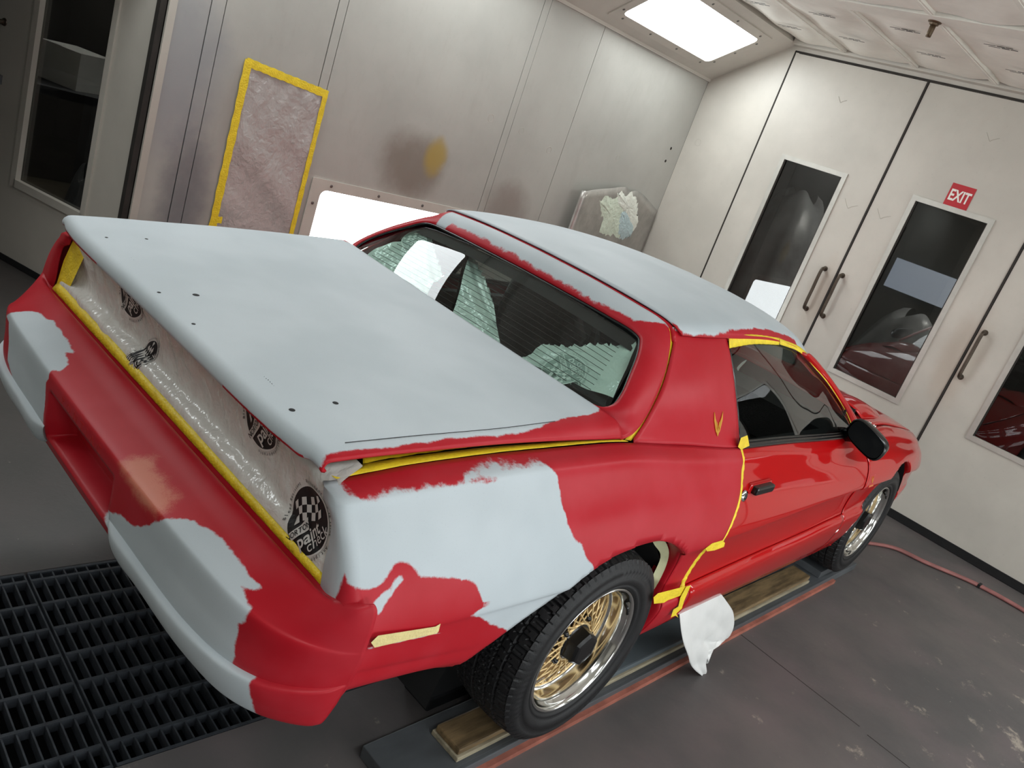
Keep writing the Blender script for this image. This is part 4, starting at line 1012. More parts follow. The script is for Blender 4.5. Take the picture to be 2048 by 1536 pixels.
# ---- primer, sanded and bare patches: outlines traced on the panels, stored as signed distance
def outline(o, pxs, axes, fallback):
    out = []
    for u, v in pxs:
        p, n = hit(o, u, v)
        if p is None: p = PX(u, v, **fallback)
        out.append((p[axes[0]], p[axes[1]]))
    return out
def zz(o, s, pts): return [(o[0] + a / s, o[1] + b / s) for a, b in pts]
q_o = zz((600, 850), 2.56, [(150, 290), (200, 310), (270, 345), (325, 385), (345, 372), (400, 375), (480, 345), (600, 330), (720, 310), (850, 300), (900, 298), (960, 296), (1010, 270), (940, 276), (850, 284), (835, 265), (860, 235), (920, 215), (1050, 205), (1240, 195), (1280, 225), (1310, 265), (1320, 330), (1335, 400), (1365, 500), (1405, 590), (1435, 605), (1455, 670), (1470, 690), (1500, 720), (1420, 830), (1320, 930), (1210, 1020), (1130, 1065), (1090, 1055), (1010, 1030), (940, 990), (870, 965), (965, 910), (930, 895), (895, 810), (840, 785), (720, 775), (620, 780), (590, 745), (550, 705), (500, 700), (470, 720), (450, 770), (420, 800), (380, 830), (330, 840), (270, 820), (235, 750), (215, 820), (185, 900)])
q_s = zz((600, 850), 2.56, [(480, 780), (505, 768), (525, 780), (522, 800), (500, 815), (478, 835), (450, 880), (415, 935), (395, 962), (385, 930), (365, 905), (400, 880), (440, 850), (475, 825)])
qp = quarters[0]; PQ = verts(qp)
def q_unroll(P_):
    """(y, z) on the flank, continued round the tail corner onto the rear face"""
    P_ = np.atleast_2d(P_); xc = np.interp(P_[:, 2], [.80, .90, 1.0], [.892, .852, .774]); w = np.clip((-.965 - P_[:, 1]) / .02, 0, 1)
    return np.stack([P_[:, 1] - w * np.maximum(0, xc - P_[:, 0]), P_[:, 2]], 1)
def q_outline(pxs):
    r = []
    for u, v in pxs:
        p, n = hit(qp, u, v)
        if p is None: p = PX(u, v, x=.88)
        r.append(tuple(q_unroll(p)[0]))
    return r
polys = [q_outline(q_o[1:]) + [(-1.04, .80), (-1.3, .74), (-1.3, 1.1), (-1.0, 1.02)], q_outline(q_s)]
set_attr(qp, 'primer', sdf(q_unroll(PQ), polys)); set_attr(qp, 'salmon', np.full(len(PQ), -1.0))
set_attr(quarters[1], 'primer', np.full(len(PQ), -1.0))
rb_r = zz((0, 900), 2.56, [(560, 300), (620, 330), (690, 380), (780, 385), (800, 365), (900, 360), (1000, 370), (1080, 420), (1150, 470), (1230, 580), (1290, 650), (1340, 710), (1300, 720), (1240, 700), (1290, 810), (1270, 880), (1230, 890), (1215, 960), (1210, 1050), (1195, 1120), (1185, 1180), (1160, 1195), (1050, 1130), (900, 960), (700, 660), (530, 390), (540, 330)])
rb_l = zz((0, 560), 6.827, [(60, 540), (110, 490), (180, 465), (350, 440), (530, 460), (640, 545), (730, 560), (830, 680), (950, 880), (1010, 1020), (905, 1000), (930, 1180), (820, 1275), (720, 1250), (690, 1360), (650, 1400), (640, 1650), (620, 1950), (560, 2020), (400, 1750), (200, 1350), (60, 1050)])
PB = verts(bumper)
def bump_map(o, pxs): return outline(o, pxs, (0, 2), dict(y=-1.15))
def unroll(Pn): return np.stack([Pn[:, 0] , Pn[:, 2] + .55 * (Pn[:, 1] + 1.165)], 1)
def outl_u(o, pxs, fb):
    r = []
    for u, v in pxs:
        p, n = hit(o, u, v)
        if p is None: p = PX(u, v, **fb)
        r.append(tuple(unroll(np.array([p]))[0]))
    return r
pr = outl_u(bumper, rb_r, dict(y=-1.155)); pl = outl_u(bumper, rb_l, dict(y=-1.155))
set_attr(bumper, 'primer', sdf(unroll(PB), [pr, pl]))
sal = outl_u(bumper, zz((0, 900), 2.56, [(600, 60), (700, 20), (790, 20), (840, 100), (880, 170), (945, 245), (900, 300), (840, 365), (760, 340), (690, 250), (640, 150)]), dict(y=-1.1))
set_attr(bumper, 'salmon', sdf(unroll(PB), [sal]))
for k, lp in enumerate(lips):
    PV = verts(lp); edge = .800 if k == 0 else 9
    a = (edge - np.abs(PV[:, 0])) - .10 * (PV[:, 2] - .60)
    set_attr(lp, 'primer', np.clip(a, -1, 1)); set_attr(lp, 'salmon', np.full(len(PV), -1.0))
PH = verts(hatch)
hb = [(560, 935), (628, 922), (650, 911), (672, 904), (709, 902), (760, 898), (807, 889), (877, 880), (943, 874), (1001, 871), (1053, 865), (1082, 856), (1086, 849), (1108, 843), (1133, 836), (1177, 829), (1199, 822)]
hp_ = []
for u, v in hb[2:]:
    p, n = hit(hatch, u, v)
    if p is None: p = PX(u, v, x=.715)
    hp_.append((p[0], p[1]))
hp_ = [(.75, -1.10), (.722, -1.02)] + hp_ + [(.62, -.02), (-.60, -.02), (-.64, -.04), (-.80, -.10), (-.8, -1.1)]
lowlip = np.where((PH[:, 1] < -1.0) & (PH[:, 2] < zt(-1.018) - .033), -1.0, 1.0)
set_attr(hatch, 'primer', np.minimum(sdf(PH[:, [0, 1]], [hp_]), lowlip * .02)); set_attr(hatch, 'salmon', np.full(len(PH), -1.0))
PF = verts(frame_)
hs = outline(frame_, [(870, 424), (905, 447), (960, 475), (1030, 510), (1090, 545), (1165, 590), (1215, 615), (1265, 640), (1300, 645), (1331, 649)], (0, 1), dict(z=1.34))
hs = [(-.50, .235)] + hs + [(.56, .29), (.5, .42), (-.55, .42)]
set_attr(frame_, 'primer', np.where(PF[:, 2] > 1.28, sdf(PF[:, [0, 1]], [hs]), -1.0)); set_attr(frame_, 'salmon', np.full(len(PF), -1.0))
PR = verts(roof)
rp = outline(roof, [(1345, 648), (1362, 669), (1399, 673), (1446, 669), (1453, 662), (1475, 662), (1505, 658), (1556, 667), (1592, 675), (1625, 695)], (0, 1), dict(z=1.33))
rp = [(-.8, .1), (.55, .1)] + rp + [(.66, 1.45), (.60, 1.8), (-.8, 1.8)]
set_attr(roof, 'primer', sdf(PR[:, [0, 1]], [rp])); set_attr(roof, 'salmon', np.full(len(PR), -1.0))
for o in sails:
    PS = verts(o); set_attr(o, 'primer', np.where(PS[:, 2] > 1.318, PS[:, 2] - 1.322, -1.0)); set_attr(o, 'salmon', np.full(len(PS), -1.0))
for o in car.children:
    if o.type == 'MESH' and o.data.materials and o.data.materials[0].name == 'paint_sanded':
        nv_ = len(o.data.vertices)
        if 'primer' not in o.data.attributes: set_attr(o, 'primer', np.full(nv_, -1.0))
        if 'salmon' not in o.data.attributes: set_attr(o, 'salmon', np.full(nv_, -1.0))
# ---- masking tape on the body
edge = [side_pt(y, 0) for y in np.linspace(-.965, .0, 12)]
tape('masking_tape', [tuple(p + np.array([-.020, 0, .0015])) for p in edge], [(.020, 0, .004)] * 8 + [(.014, 0, .003)] * 4, wav=.02)
tape('masking_tape', [tuple(p + np.array([-.050, 0, .020])) for p in edge[1:]], [(.010, 0, -.020)] * 6 + [(.006, 0, -.012)] * 5, wav=.03)
tape('masking_tape', [tuple(np.array(p) + np.array([-.010, -.006, -.004])) for p in SEAM[:8]], [(.004, .010, .0)] * 8, wav=.03)
gy = [(side_pt(float(gap_r(t)), t) + np.array([.0035, 0, 0])) for t in (0, .6, 1.5, 2.3, 3, 3.5, 3.95)]
tape('masking_tape', [tuple(p) for p in gy], [(0.002, .0075, .001)] * len(gy), wav=.12)
gy2 = [(side_pt(float(gap_r(t)) - .0 - .04 * max(0, (t - 4.2) / 2.5), t) + np.array([.006, 0, 0])) for t in (4.0, 4.6, 5.2, 5.8, 6.4, 7.2)]
tape('masking_tape', [tuple(p) for p in gy2], [(0.002, .010, .002)] * len(gy2), wav=.15)
def patch_tape(pxs, x, mat='tape_yellow', off=.004, name='masking_tape'):
    V = [PX(u, v, x=x) + np.array([off, 0, 0]) for u, v in pxs]
    return mesh(name, V, [tuple(range(len(V)))[::-1]], mat, car)
patch_tape([(1476, 872), (1489, 867), (1493, 888), (1476, 896), (1470, 890)], .797, off=.012)
patch_tape([(1407, 1094), (1420, 1084), (1440, 1078), (1446, 1083), (1444, 1091), (1425, 1098), (1410, 1100)], .922, off=.008)
patch_tape([(1301, 1190), (1310, 1182), (1366, 1168), (1372, 1174), (1369, 1182), (1330, 1196), (1322, 1201), (1302, 1203)], .898, off=.012)
patch_tape([(1366, 1168), (1375, 1166), (1362, 1196), (1357, 1212), (1346, 1222), (1350, 1230), (1344, 1226), (1335, 1230), (1340, 1214), (1350, 1208), (1354, 1190)], .900, off=.014)
patch_tape([(1726, 907), (1734, 903), (1733, 921), (1729, 925), (1726, 922)], .835, off=.004)
tape('masking_tape', [tuple(np.array(p) + np.array([.004, 0, .003])) for p in WINE[:3]], [(.010, 0, -.018), (.008, 0, -.016), (.005, 0, -.012)], wav=.02)
tape('masking_tape', [tuple(np.array(p) + np.array([.006, .0, .004])) for p in WINE[2:]], [(.005, 0, -.010), (.005, -.002, -.009), (.005, -.004, -.009), (.004, -.006, -.008), (.003, -.006, -.007), (.002, -.004, -.005)], wav=.02)
patch_tape([(741, 1284), (755, 1270), (870, 1252), (880, 1246), (876, 1262), (872, 1266), (765, 1290), (748, 1294)], .912, 'tape_cream', .002)
for (u, v) in ((703, 1350), (800, 1332), (890, 1313)): patch_tape([(u - 6, v + 3), (u + 4, v - 3), (u + 7, v - 1), (u - 3, v + 4)], .892, 'paper_cream', .002, 'bare_spot')
# marker light recess below the tape on the quarter
ml = [PX(u, v, x=.9085) for u, v in ((735, 1296), (880, 1262), (889, 1245), (893, 1247), (882, 1266), (737, 1299))]
mesh('marker_light_edge', ml, [(5, 4, 3, 2, 1, 0)], 'paint_sanded', car)
# masking paper tucked into the front of the rear wheel arch
Gp = []
for i, (y, z) in enumerate(RA[-46:-2]):
    w_ = .35 + .65 * math.sin(math.pi * min(1, i / 40)); Gp.append([np.array([.862, y - .006, z - .006]), np.array([.855, y - (.016 + .004 * math.sin(i * .9)) * w_, z - .012 * w_]), np.array([.845, y - (.030 + .008 * math.sin(i * .7)) * w_, z - .020 * w_])])
grid_obj('masking_paper', np.array(Gp), 'paper_cream', car)
# ---- wheels
def tyre_mesh():
    NS = 420
    prof = [(-.105, .2195), (-.1115, .2225), (-.1145, .228), (-.1150, .233), (-.1130, .2345), (-.1185, .240), (-.1225, .252), (-.1235, .2655), (-.1215, .2665), (-.1205, .285), (-.1215, .2865), (-.1185, .297), (-.1120, .3085), (-.1040, .3175)]
    tread = np.linspace(-.100, .100, 41)
    V = []; rows = []
    for x, r in prof: rows.append(('s', x, r))
    for x in tread: rows.append(('t', x, .3255 - .010 * (abs(x) / .1) ** 3))
    for x, r in prof[::-1]: rows.append(('s', -x, r))
    for k in range(NS):
        a = 2 * math.pi * k / NS
        for typ, x, r in rows:
            rr = r
            if typ == 't':
                ax = abs(x)
                if min(abs(ax - .026), abs(ax - .060)) < .0038: rr -= .0075
                else:
                    ph = (a / (2 * math.pi) * 66 + (.35 if x > 0 else 0) + x * 9 * (1 if ax < .06 else .3)) % 1.0
                    lim = .17 if ax > .06 else .13
                    if ph < lim: rr -= .0065
                    elif ax > .06 and .55 < ph < .62: rr -= .003
                    elif ax < .026 and .5 < (ph + x * 4) % 1 < .60: rr -= .004
            elif r > .30:
                ph = (a / (2 * math.pi) * 66 + (.35 if x > 0 else 0)) % 1.0
                if ph < .17: rr -= .004
            elif .268 < r < .286 and (k % 140) < 46 and (k % 5) < 3: x = x + .0016 * (1 if x > 0 else -1)
            V.append((x, rr * math.sin(a), rr * math.cos(a)))
    n = len(rows); F_ = []
    for k in range(NS):
        for j in range(n - 1): F_.append((k * n + j, ((k + 1) % NS) * n + j, ((k + 1) % NS) * n + j + 1, k * n + j + 1))
    me = bpy.data.meshes.new('wheel'); me.from_pydata(V, [], F_); me.materials.append(MATS['rubber_black']); me.update()
    sm = []
    for p in me.polygons: sm.append(not (12 <= (p.vertices[0] % n) <= 13 + 42))
    me.polygons.foreach_set('use_smooth', sm); return me
def lathe(prof, seg=96):
    V = []; n = len(prof)
    for k in range(seg):
        a = 2 * math.pi * k / seg
        for x, r in prof: V.append((x, r * math.sin(a), r * math.cos(a)))
    F_ = [(k * n + j, ((k + 1) % seg) * n + j, ((k + 1) % seg) * n + j + 1, k * n + j + 1) for k in range(seg) for j in range(n - 1)]
    return V, F_
# x axis of the wheel points outwards
RIM = lathe([(.100, .2205), (.106, .2200), (.110, .2165), (.1105, .2125), (.106, .2085), (.098, .2065), (.090, .2045), (.084, .2000), (.080, .1985), (.058, .1975), (.040, .1965), (.034, .1930), (.030, .1880), (.029, .1830)])
BARREL = lathe([(.029, .1830), (.024, .178), (-.09, .185), (-.10, .215)])
DISH = lathe([(.020, .184), (.008, .160), (-.004, .110), (.002, .070), (.010, .045), (.012, .0)])
def lace():
    parts = []
    N_ = 20
    for k in range(N_):
        for sgn, x0 in ((1, .050), (-1, .056)):
            a0 = 2 * math.pi * (k + (.5 if sgn < 0 else 0)) / N_; a1 = a0 + sgn * .62
            p0 = np.array([x0 + .012, .070 * math.sin(a0), .070 * math.cos(a0)]); p1 = np.array([.031, .184 * math.sin(a1), .184 * math.cos(a1)])
            mid = (p0 + p1) / 2 + np.array([.004, 0, 0]); parts.append(tube_data([p0, mid, p1], 0.0028, 5))
    for r, x, rr in ((.184, .031, .0045), (.064, .060, .006)):
        parts.append(tube_data([(x, r * math.sin(t), r * math.cos(t)) for t in np.linspace(0, 2 * math.pi, 60, endpoint=False)], rr, 6, True))
    return merge(*parts)
LACE = lace()
def hexcap():
    V, F_ = [], []
    prof = [(.028, .066, 40), (.062, .065, 40), (.068, .061, 8), (.070, .060, 8), (.102, .057, 8), (.110, .050, 8), (.112, .040, 8), (.1105, .036, 8), (.1105, .0, 8)]
    seg = 48
    for x, r, m in prof:
        for k in range(seg):
            a = 2 * math.pi * k / seg
            if m == 8:
                s = 2 * math.pi / 6; b = (a % s) - s / 2; rr = r * (math.cos(s / 2) / math.cos(b)) ** .75
            else: rr = r
            V.append((x, rr * math.sin(a), rr * math.cos(a)))
    for L in range(len(prof) - 1):
        for k in range(seg): F_.append((L * seg + k, L * seg + (k + 1) % seg, (L + 1) * seg + (k + 1) % seg, (L + 1) * seg + k))
    return V, F_
CAP = hexcap()
NUT = disc_data((.046, 0, 0), (1, 0, 0), .011, 6, .022)
TYRE = tyre_mesh()
def mk(name, vf, mat, smooth=True):
    me = bpy.data.meshes.new(name); me.from_pydata([tuple(map(float, v)) for v in vf[0]], [], vf[1]); me.materials.append(MATS[mat]); me.update()
    if smooth: me.polygons.foreach_set('use_smooth', [True] * len(me.polygons))
    return me
M_RIM, M_BAR, M_DISH, M_LACE, M_CAP, M_NUT = mk('rim', RIM, 'chrome'), mk('barrel', BARREL, 'rim_metal'), mk('dish', DISH, 'gold_dark'), mk('spokes', LACE, 'gold'), mk('cap', CAP, 'black_plastic', False), mk('nut', NUT, 'black_plastic')
VALVE = mk('valve', merge(tube_data([(.085, .0, .200), (.112, .004, .188)], .0045, 8), tube_data([(.100, .002, .196), (.108, .024, .186)], .0045, 8)), 'black_plastic')
XW = .885 - .1105
for (y, z, xc, rot) in ((0, AX, XW, 0.0), (WB, AX, XW - .03, .3)):
    for s in (1, -1):
        w = link('wheel', TYRE, None, car); w.location = (s * xc, y, z); w.rotation_euler = (rot if s > 0 else .7, 0, 0 if s > 0 else math.pi)
        for nm, me in (('rim_lip', M_RIM), ('rim_barrel', M_BAR), ('wheel_dish', M_DISH), ('lace_spokes', M_LACE), ('center_cap', M_CAP)):
            link(nm, me, None, w)
        for k in range(5):
            o = link('lug_nut', M_NUT, None, w); a = 2 * math.pi * k / 5 + .3; o.location = (.004, .082 * math.sin(a), .082 * math.cos(a))
        o = link('valve_stem', VALVE, None, w); o.rotation_euler = (-.96, 0, 0)
for s in (1, -1):      # dark wheel wells and belly
    for yc, (ya, yb), zt_ in ((0, (-.60, .40), .80), (WB, (2.12, 2.95), .78)):
        G = np.array([[(s * x, (ya + yb) / 2 + (yb - ya) / 2 * math.cos(t), .40 + (zt_ - .38) * math.sin(t)) for x in (.845, .45)] for t in np.linspace(0, math.pi, 16)])
        grid_obj('wheel_well', G, 'underbody', car)
        mesh('wheel_well', [(s * .45, ya + .1, .45), (s * .45, yb, .36), (s * .45, yb, zt_ + .03), (s * .45, ya, zt_ + .03)], [(0, 1, 2, 3)], 'underbody', car)
boxes('floor_pan', [(-.80, .80, .42, 2.1, .36, .38), (-.44, .44, -.62, 3.4, .36, .40), (-.80, .80, -1.08, -.62, .64, .66), (-.60, .60, 2.95, 3.45, .44, .46)], 'underbody', car)
tube('axle_tube', [(-.7, 0, AX), (.7, 0, AX)], .04, 'underbody', car)
# ---- door hardware, mirror, emblems
def rounded_box(name, x0, x1, y0, y1, z0, z1, mat, parent, bev): return box(name, x0, x1, y0, y1, z0, z1, mat, parent, bev)
for s in (1, -1):
    sx = lambda a, b: (min(s * a, s * b), max(s * a, s * b))
    hp = side_pt(.735, 3.0)
    a, b = sx(.868, .884); G0 = box('handle_recess', a, b, .655, .83, .832, .902, 'paint_gloss', car, .012)
    a, b = sx(.876, .905); box('door_handle', a, b, .672, .815, .866, .896, 'black_plastic', car, .008)
    lk_p = side_pt(.622, 3.0) * np.array([s, 1, 1])
    V, F_ = disc_data(lk_p, (s, 0, .2), .021, 20, .007); lk = mesh('door_lock', V, F_, 'chrome', car, True)
    V, F_ = disc_data(lk_p + np.array([s * .0065, 0, .001]), (s, 0, .2), .012, 16, .002); mesh('lock_cylinder', V, F_, 'black_plastic', lk, True)
    # wing mirror: pod with a glass face toward the driver, on a short arm
    def mp(w, h, cx, cz, yy): return np.array([s * (.884 + .080 * w * cx + .012 * cz), yy + .03 * cx, 1.002 + .052 * h * cz - .038 * w * cx])
    sup = lambda t: (abs(math.cos(t)) ** .62 * (1 if math.cos(t) > 0 else -1), abs(math.sin(t)) ** .62 * (1 if math.sin(t) > 0 else -1))
    M_ = [[mp(w, h, *sup(2 * math.pi * k / 28), 1.655 + .12 * f) for k in range(28)] for f, w, h in ((.0, .94, .94), (.03, 1.0, 1.0), (.3, 1.0, 1.0), (.6, .92, .92), (.85, .66, .62), (.97, .3, .28), (1.0, .05, .05))]
    V = [p for r in M_ for p in r]; F_ = [(L * 28 + k, L * 28 + (k + 1) % 28, (L + 1) * 28 + (k + 1) % 28, (L + 1) * 28 + k) for L in range(6) for k in range(28)]
    if s > 0: F_ = [f[::-1] for f in F_]
    F_.append(tuple(6 * 28 + k for k in range(28)))
    mir = mesh('wing_mirror', V, F_, 'black_plastic', car, True)
    gl = [mp(.90, .90, *sup(t), 1.662) for t in np.linspace(0, 2 * math.pi, 28, endpoint=False)]
    mesh('mirror_glass', gl, [tuple(range(28)) if s > 0 else tuple(range(28))[::-1]], 'mirror_dark', mir)
    V, F_ = merge(tube_data([(s * .775, 1.73, .965), (s * .83, 1.72, .982), (s * .87, 1.72, .99)], [.032, .026, .022], 10)); mesh('mirror_arm', V, F_, 'black_plastic', mir, True)
# gold bird emblem on the C pillar and small badge on the fender
def bird(c, U, W, N, s):
    parts = []
    for m in (1, -1):
        for q in (((.05, -.80), (.20, -.60), (.44, .30), (.46, 1.0), (.34, .55), (.22, -.10)), ((.08, -.40), (.17, -.20), (.31, .45), (.22, .25)), ((.03, -.30), (.09, -.22), (.19, .22), (.11, .10))):
            parts.append([np.array((x * m * 1.55, y)) for x, y in (q if m > 0 else q[::-1])])
    parts.append([np.array(p) for p in ((0, -1.0), (.17, -.72), (.10, -.42), (0, -.25), (-.10, -.42), (-.17, -.72))])
    V, F_ = [], []
    for q in parts:
        b = len(V); m = len(q)
        for h in (0, .0022):
            for p in q: V.append(np.array(c) + s * (p[0] * np.array(U) + p[1] * np.array(W)) + np.array(N) * h)
        F_.append(tuple(b + m + i for i in range(m))); F_ += [(b + i, b + (i + 1) % m, b + m + (i + 1) % m, b + m + i) for i in range(m)]
    return V, F_
p, n = hit(sails[0], 1435, 848)
if p is not None:
    n = n if n[0] > 0 else -n; U = np.array([0, 1.0, 0]) - n * n[1]; U /= np.linalg.norm(U); W = np.cross(U, n); W = W if W[2] > 0 else -W
    V, F_ = bird(p + n * .001, U, W, n, .040); e = mesh('bird_emblem', V, F_, 'emblem_gold', car); e['label'] = 'small gold bird emblem on the roof pillar'
p, n = hit(fenders[0], 1743, 962)
if p is not None:
    n = n if n[0] > 0 else -n; U = np.array([0, 1.0, 0]) - n * n[1]; U /= np.linalg.norm(U); W = np.cross(U, n); W = W if W[2] > 0 else -W
    c = p + n * .001; q = [c + U * a + W * b for a, b in ((-.045, -.028), (.03, -.028), (.045, .028), (-.03, .028))]
    bd = mesh('fender_badge', q + [v + n * .002 for v in q], [(4, 5, 6, 7), (0, 1, 5, 4), (1, 2, 6, 5), (2, 3, 7, 6), (3, 0, 4, 7)], 'sign_red', car)
    V, F_ = bird(c + n * .002 + W * .006, U, W, n, .017); mesh('badge_bird', V, F_, 'emblem_gold', bd)
    mesh('badge_bar', [c + n * .0025 + U * a + W * b for a, b in ((-.038, -.024), (.024, -.024), (.026, -.019), (-.036, -.019))], [(0, 1, 2, 3)], 'emblem_gold', bd)
# washer jets / cowl fitting near the hood edge
V, F_ = merge(tube_data([(.70, 2.30, .93), (.702, 2.30, .955)], .006, 8), tube_data([(.72, 2.33, .92), (.72, 2.335, .945)], .007, 8)); mesh('hood_pin', V, F_, 'chrome', car, True)
# ---- cabin
cab = boxes('cabin_tub', [(-.70, .70, -.05, .05, .45, .98), (-.74, -.70, -.05, 2.0, .40, .96), (.70, .74, -.05, 2.0, .40, .96), (-.72, .72, -.05, 2.1, .40, .44), (-.70, .70, -.90, -.05, .84, .86)], 'interior_dark', car)
def seat(xc):
    G = loft([[(xc - .24, .82, .98), (xc - .25, .86, .78), (xc - .25, 1.0, .60)], [(xc - .16, .78, 1.14), (xc - .23, .84, .78), (xc - .23, 1.0, .585)], [(xc, .76, 1.17), (xc, .80, .80), (xc, 1.0, .58)], [(xc + .16, .78, 1.14), (xc + .23, .84, .78), (xc + .23, 1.0, .585)], [(xc + .24, .82, .98), (xc + .25, .86, .78), (xc + .25, 1.0, .60)]], 20, 14)
    o = grid_obj('seat_back', G, 'interior_mid', car, thick=.10)
    box('head_restraint', xc - .13, xc + .13, .74, .82, 1.16, 1.27, 'interior_dark', o, .03)
    box('seat_cushion', xc - .25, xc + .25, .90, 1.45, .50, .62, 'interior_dark', o, .04)
for xc in (-.36, .36): seat(xc)
box('rear_bench', -.58, .58, .28, .50, .50, .93, 'interior_dark', car, .05)
boxes('dashboard', [(-.70, .70, 1.75, 2.05, .75, .93)], 'interior_dark', car)
boxes('headliner', [(-.54, .54, .42, 1.30, 1.305, 1.31)], 'interior_mid', car)
tube('steering_wheel', [(-.36 + .18 * math.cos(t), 1.58 + .06 * math.sin(t), .93 + .17 * math.sin(t)) for t in np.linspace(0, 2 * math.pi, 28, endpoint=False)], .013, 'interior_dark', car, 8, True)
for s in (1, -1):
    tube('seat_belt', crom([(s * .58, .50, 1.26), (s * .585, .52, 1.10), (s * .60, .56, .95), (s * .62, .62, .7)], 16), .016, 'black_matte', car, 6)
    # inside of the roof pillar
    grid_obj('pillar_trim', np.array([[seam_side[i] * np.array([.93, 1, .992]), wedge[i] * np.array([.94, 1, .99])] for i in range(4, sw - 2)]) * np.array([s, 1, 1]), 'interior_mid', car)
# grey-green masking film lying behind the rear window
def sheet(name, corners, nu, nv, amp, mat, seed, parent=car, jag=None):
    r = np.random.default_rng(seed); ph = r.uniform(0, 6, 8); A, B, C_, D = [np.array(c, float) for c in corners]; G = []
    for i in range(nu):
        row = []
        for j in range(nv):
            u, v = i / (nu - 1), j / (nv - 1); p = A * (1 - u) * (1 - v) + B * u * (1 - v) + C_ * u * v + D * (1 - u) * v
            w = amp * (math.sin(5 * u + 9 * v + ph[0]) + .6 * math.sin(13 * u - 7 * v + ph[1]) + .4 * math.sin(23 * v + 11 * u + ph[2]) + .5 * abs(math.sin(8 * u - 4 * v + ph[3])))
            p = p + np.array([.2, -.5, .8]) * w
            if jag and v == 1: p = p + np.array([jag * math.sin(u * 47 + ph[4]), jag * .6 * math.sin(u * 31), jag * math.sin(u * 83 + ph[5])])
            row.append(p)
        G.append(row)
    return grid_obj(name, np.array(G), mat, parent)
def behind(u, v, d):
    for k in range(40):
        p, n = hit(rg, u + (990 - u) * k * .012, v + (640 - v) * k * .012)
        if p is not None: break
    d_ = _ray((u, v)); d_ = d_ / np.linalg.norm(d_)
    return p + d_ * d
f1 = sheet('cabin_film', [behind(1038, 722, .03), behind(1232, 800, .02), behind(1273, 690, .025), behind(1086, 690, .06)], 40, 30, .005, 'plastic_cabin', 3, jag=.006)
f2 = sheet('cabin_film', [behind(720, 512, .03), behind(845, 600, .06), behind(885, 548, .12), behind(856, 462, .05)], 40, 30, .007, 'plastic_cabin', 5, jag=.004)
f3 = sheet('cabin_film', [behind(905, 630, .05), behind(1000, 688, .06), behind(985, 600, .14), behind(942, 498, .10)], 34, 26, .006, 'plastic_cabin', 8, jag=.006)
def on_sheet(o, u, v):
    p, n = hit(o, u, v)
    if p is None: return None, None
    n = n if n @ (C_CAR - p) > 0 else -n
    return p, n
for o_, (u, v), r_, rot in ((f1, (1128, 745), .066, 2.5), (f2, (835, 478), .060, .9)):
    p, n = on_sheet(o_, u, v)
    if p is None: continue
    A = np.array([1.0, 0, 0]) - n * n[0]; A /= np.linalg.norm(A); B_ = np.cross(n, A)
    U = -(math.cos(rot) * A + math.sin(rot) * B_); W = -math.sin(rot) * A + math.cos(rot) * B_
    def drop(q, n=n, o_=o_):
        r = tree(o_).ray_cast(Vector(q + n * .05), Vector(-n)); return np.array(r[0]) + n * .0012 if r[0] is not None else q + n * .002
    logo(p, U, W, n, r_, drop, parent=o_, mats={'print_black': 'print_faint', 'print_white': 'print_faint_light'})
# badge print on the film behind the rear window, seen from behind
# ================================================================== things on the floor and the walls
rail = empty('steel_rail', (0, 0, 0), YAW); tag(rail, 'long blue-grey steel wheel rail with a rusty red edge on the floor', 'rail')
box('rail_deck', .63, .832, -.52, 2.96, .002, .044, 'rail_steel', rail, .004)
boxes('rail_rib', [(.812, .818, -.515, 2.95, .040, .0445), (.824, .830, -.515, 2.95, .040, .0445)], 'rail_steel', rail)
boxes('rail_flange', [(.832, .850, -.40, 2.60, .0, .020)], 'rail_edge', rail)
pk = empty('wood_plank', (0, 0, 0.0448), YAW); tag(pk, 'long brown wooden plank on the steel rail under the rear wheel', 'plank')
box('board', .692, .797, -.305, 2.29, .016, .0395, 'plank_wood', pk, .006)
box('bottom_board', .686, .805, -.310, 2.285, .0, .0165, 'plank_pale', pk, .003)
rail2 = empty('steel_rail', (0, 0, 0), YAW); tag(rail2, 'long blue-grey steel wheel rail under the far side of the car', 'rail')
box('rail_deck', -.88, -.66, -.52, 2.96, 0, .0845, 'rail_steel', rail2, .004)
sh = empty('tyre_shim', (0, 0, .0450), YAW); tag(sh, 'thin steel plate on the rail under the front wheel', 'plate')
box('plate', .66, .805, 2.42, 2.74, 0, .0392, 'rail_steel', sh, .003)
bk = empty('steel_block', tuple(PX(880, 1378, z=0.0)), YAW); c_ = PX(880, 1378, z=0.0); bk.location = tuple(RY.T @ c_); tag(bk, 'dark steel block on the floor behind the rear wheel under the car', 'block')
box('block', -.06, .06, -.11, .16, 0, .05, 'pit_dark', bk, .006)
# white paper hanging from the sill
mpp = empty('masking_sheet', (0, 0, 0), YAW); tag(mpp, 'crumpled white masking sheet hanging from the car sill by yellow tape', 'paper')
pp = [[(1358, 1216), (1377, 1207), (1405, 1193), (1437, 1182)], [(1360, 1245), (1385, 1232), (1420, 1215), (1452, 1202)], [(1364, 1275), (1392, 1262), (1432, 1248), (1466, 1228)], [(1372, 1305), (1398, 1290), (1440, 1272), (1463, 1258)], [(1382, 1332), (1402, 1312), (1428, 1285), (1456, 1274)], [(1404, 1352), (1411, 1330), (1409, 1300), (1410, 1298)]]
XP = [[.872, .874, .874, .876], [.895, .890, .886, .884], [.912, .899, .893, .888], [.918, .905, .893, .888], [.918, .912, .898, .888], [.915, .912, .904, .900]]
G = loft([[PX(u, v, x=xx) for (u, v), xx in zip(r, xr)] for r, xr in zip(pp, XP)], 40, 36)
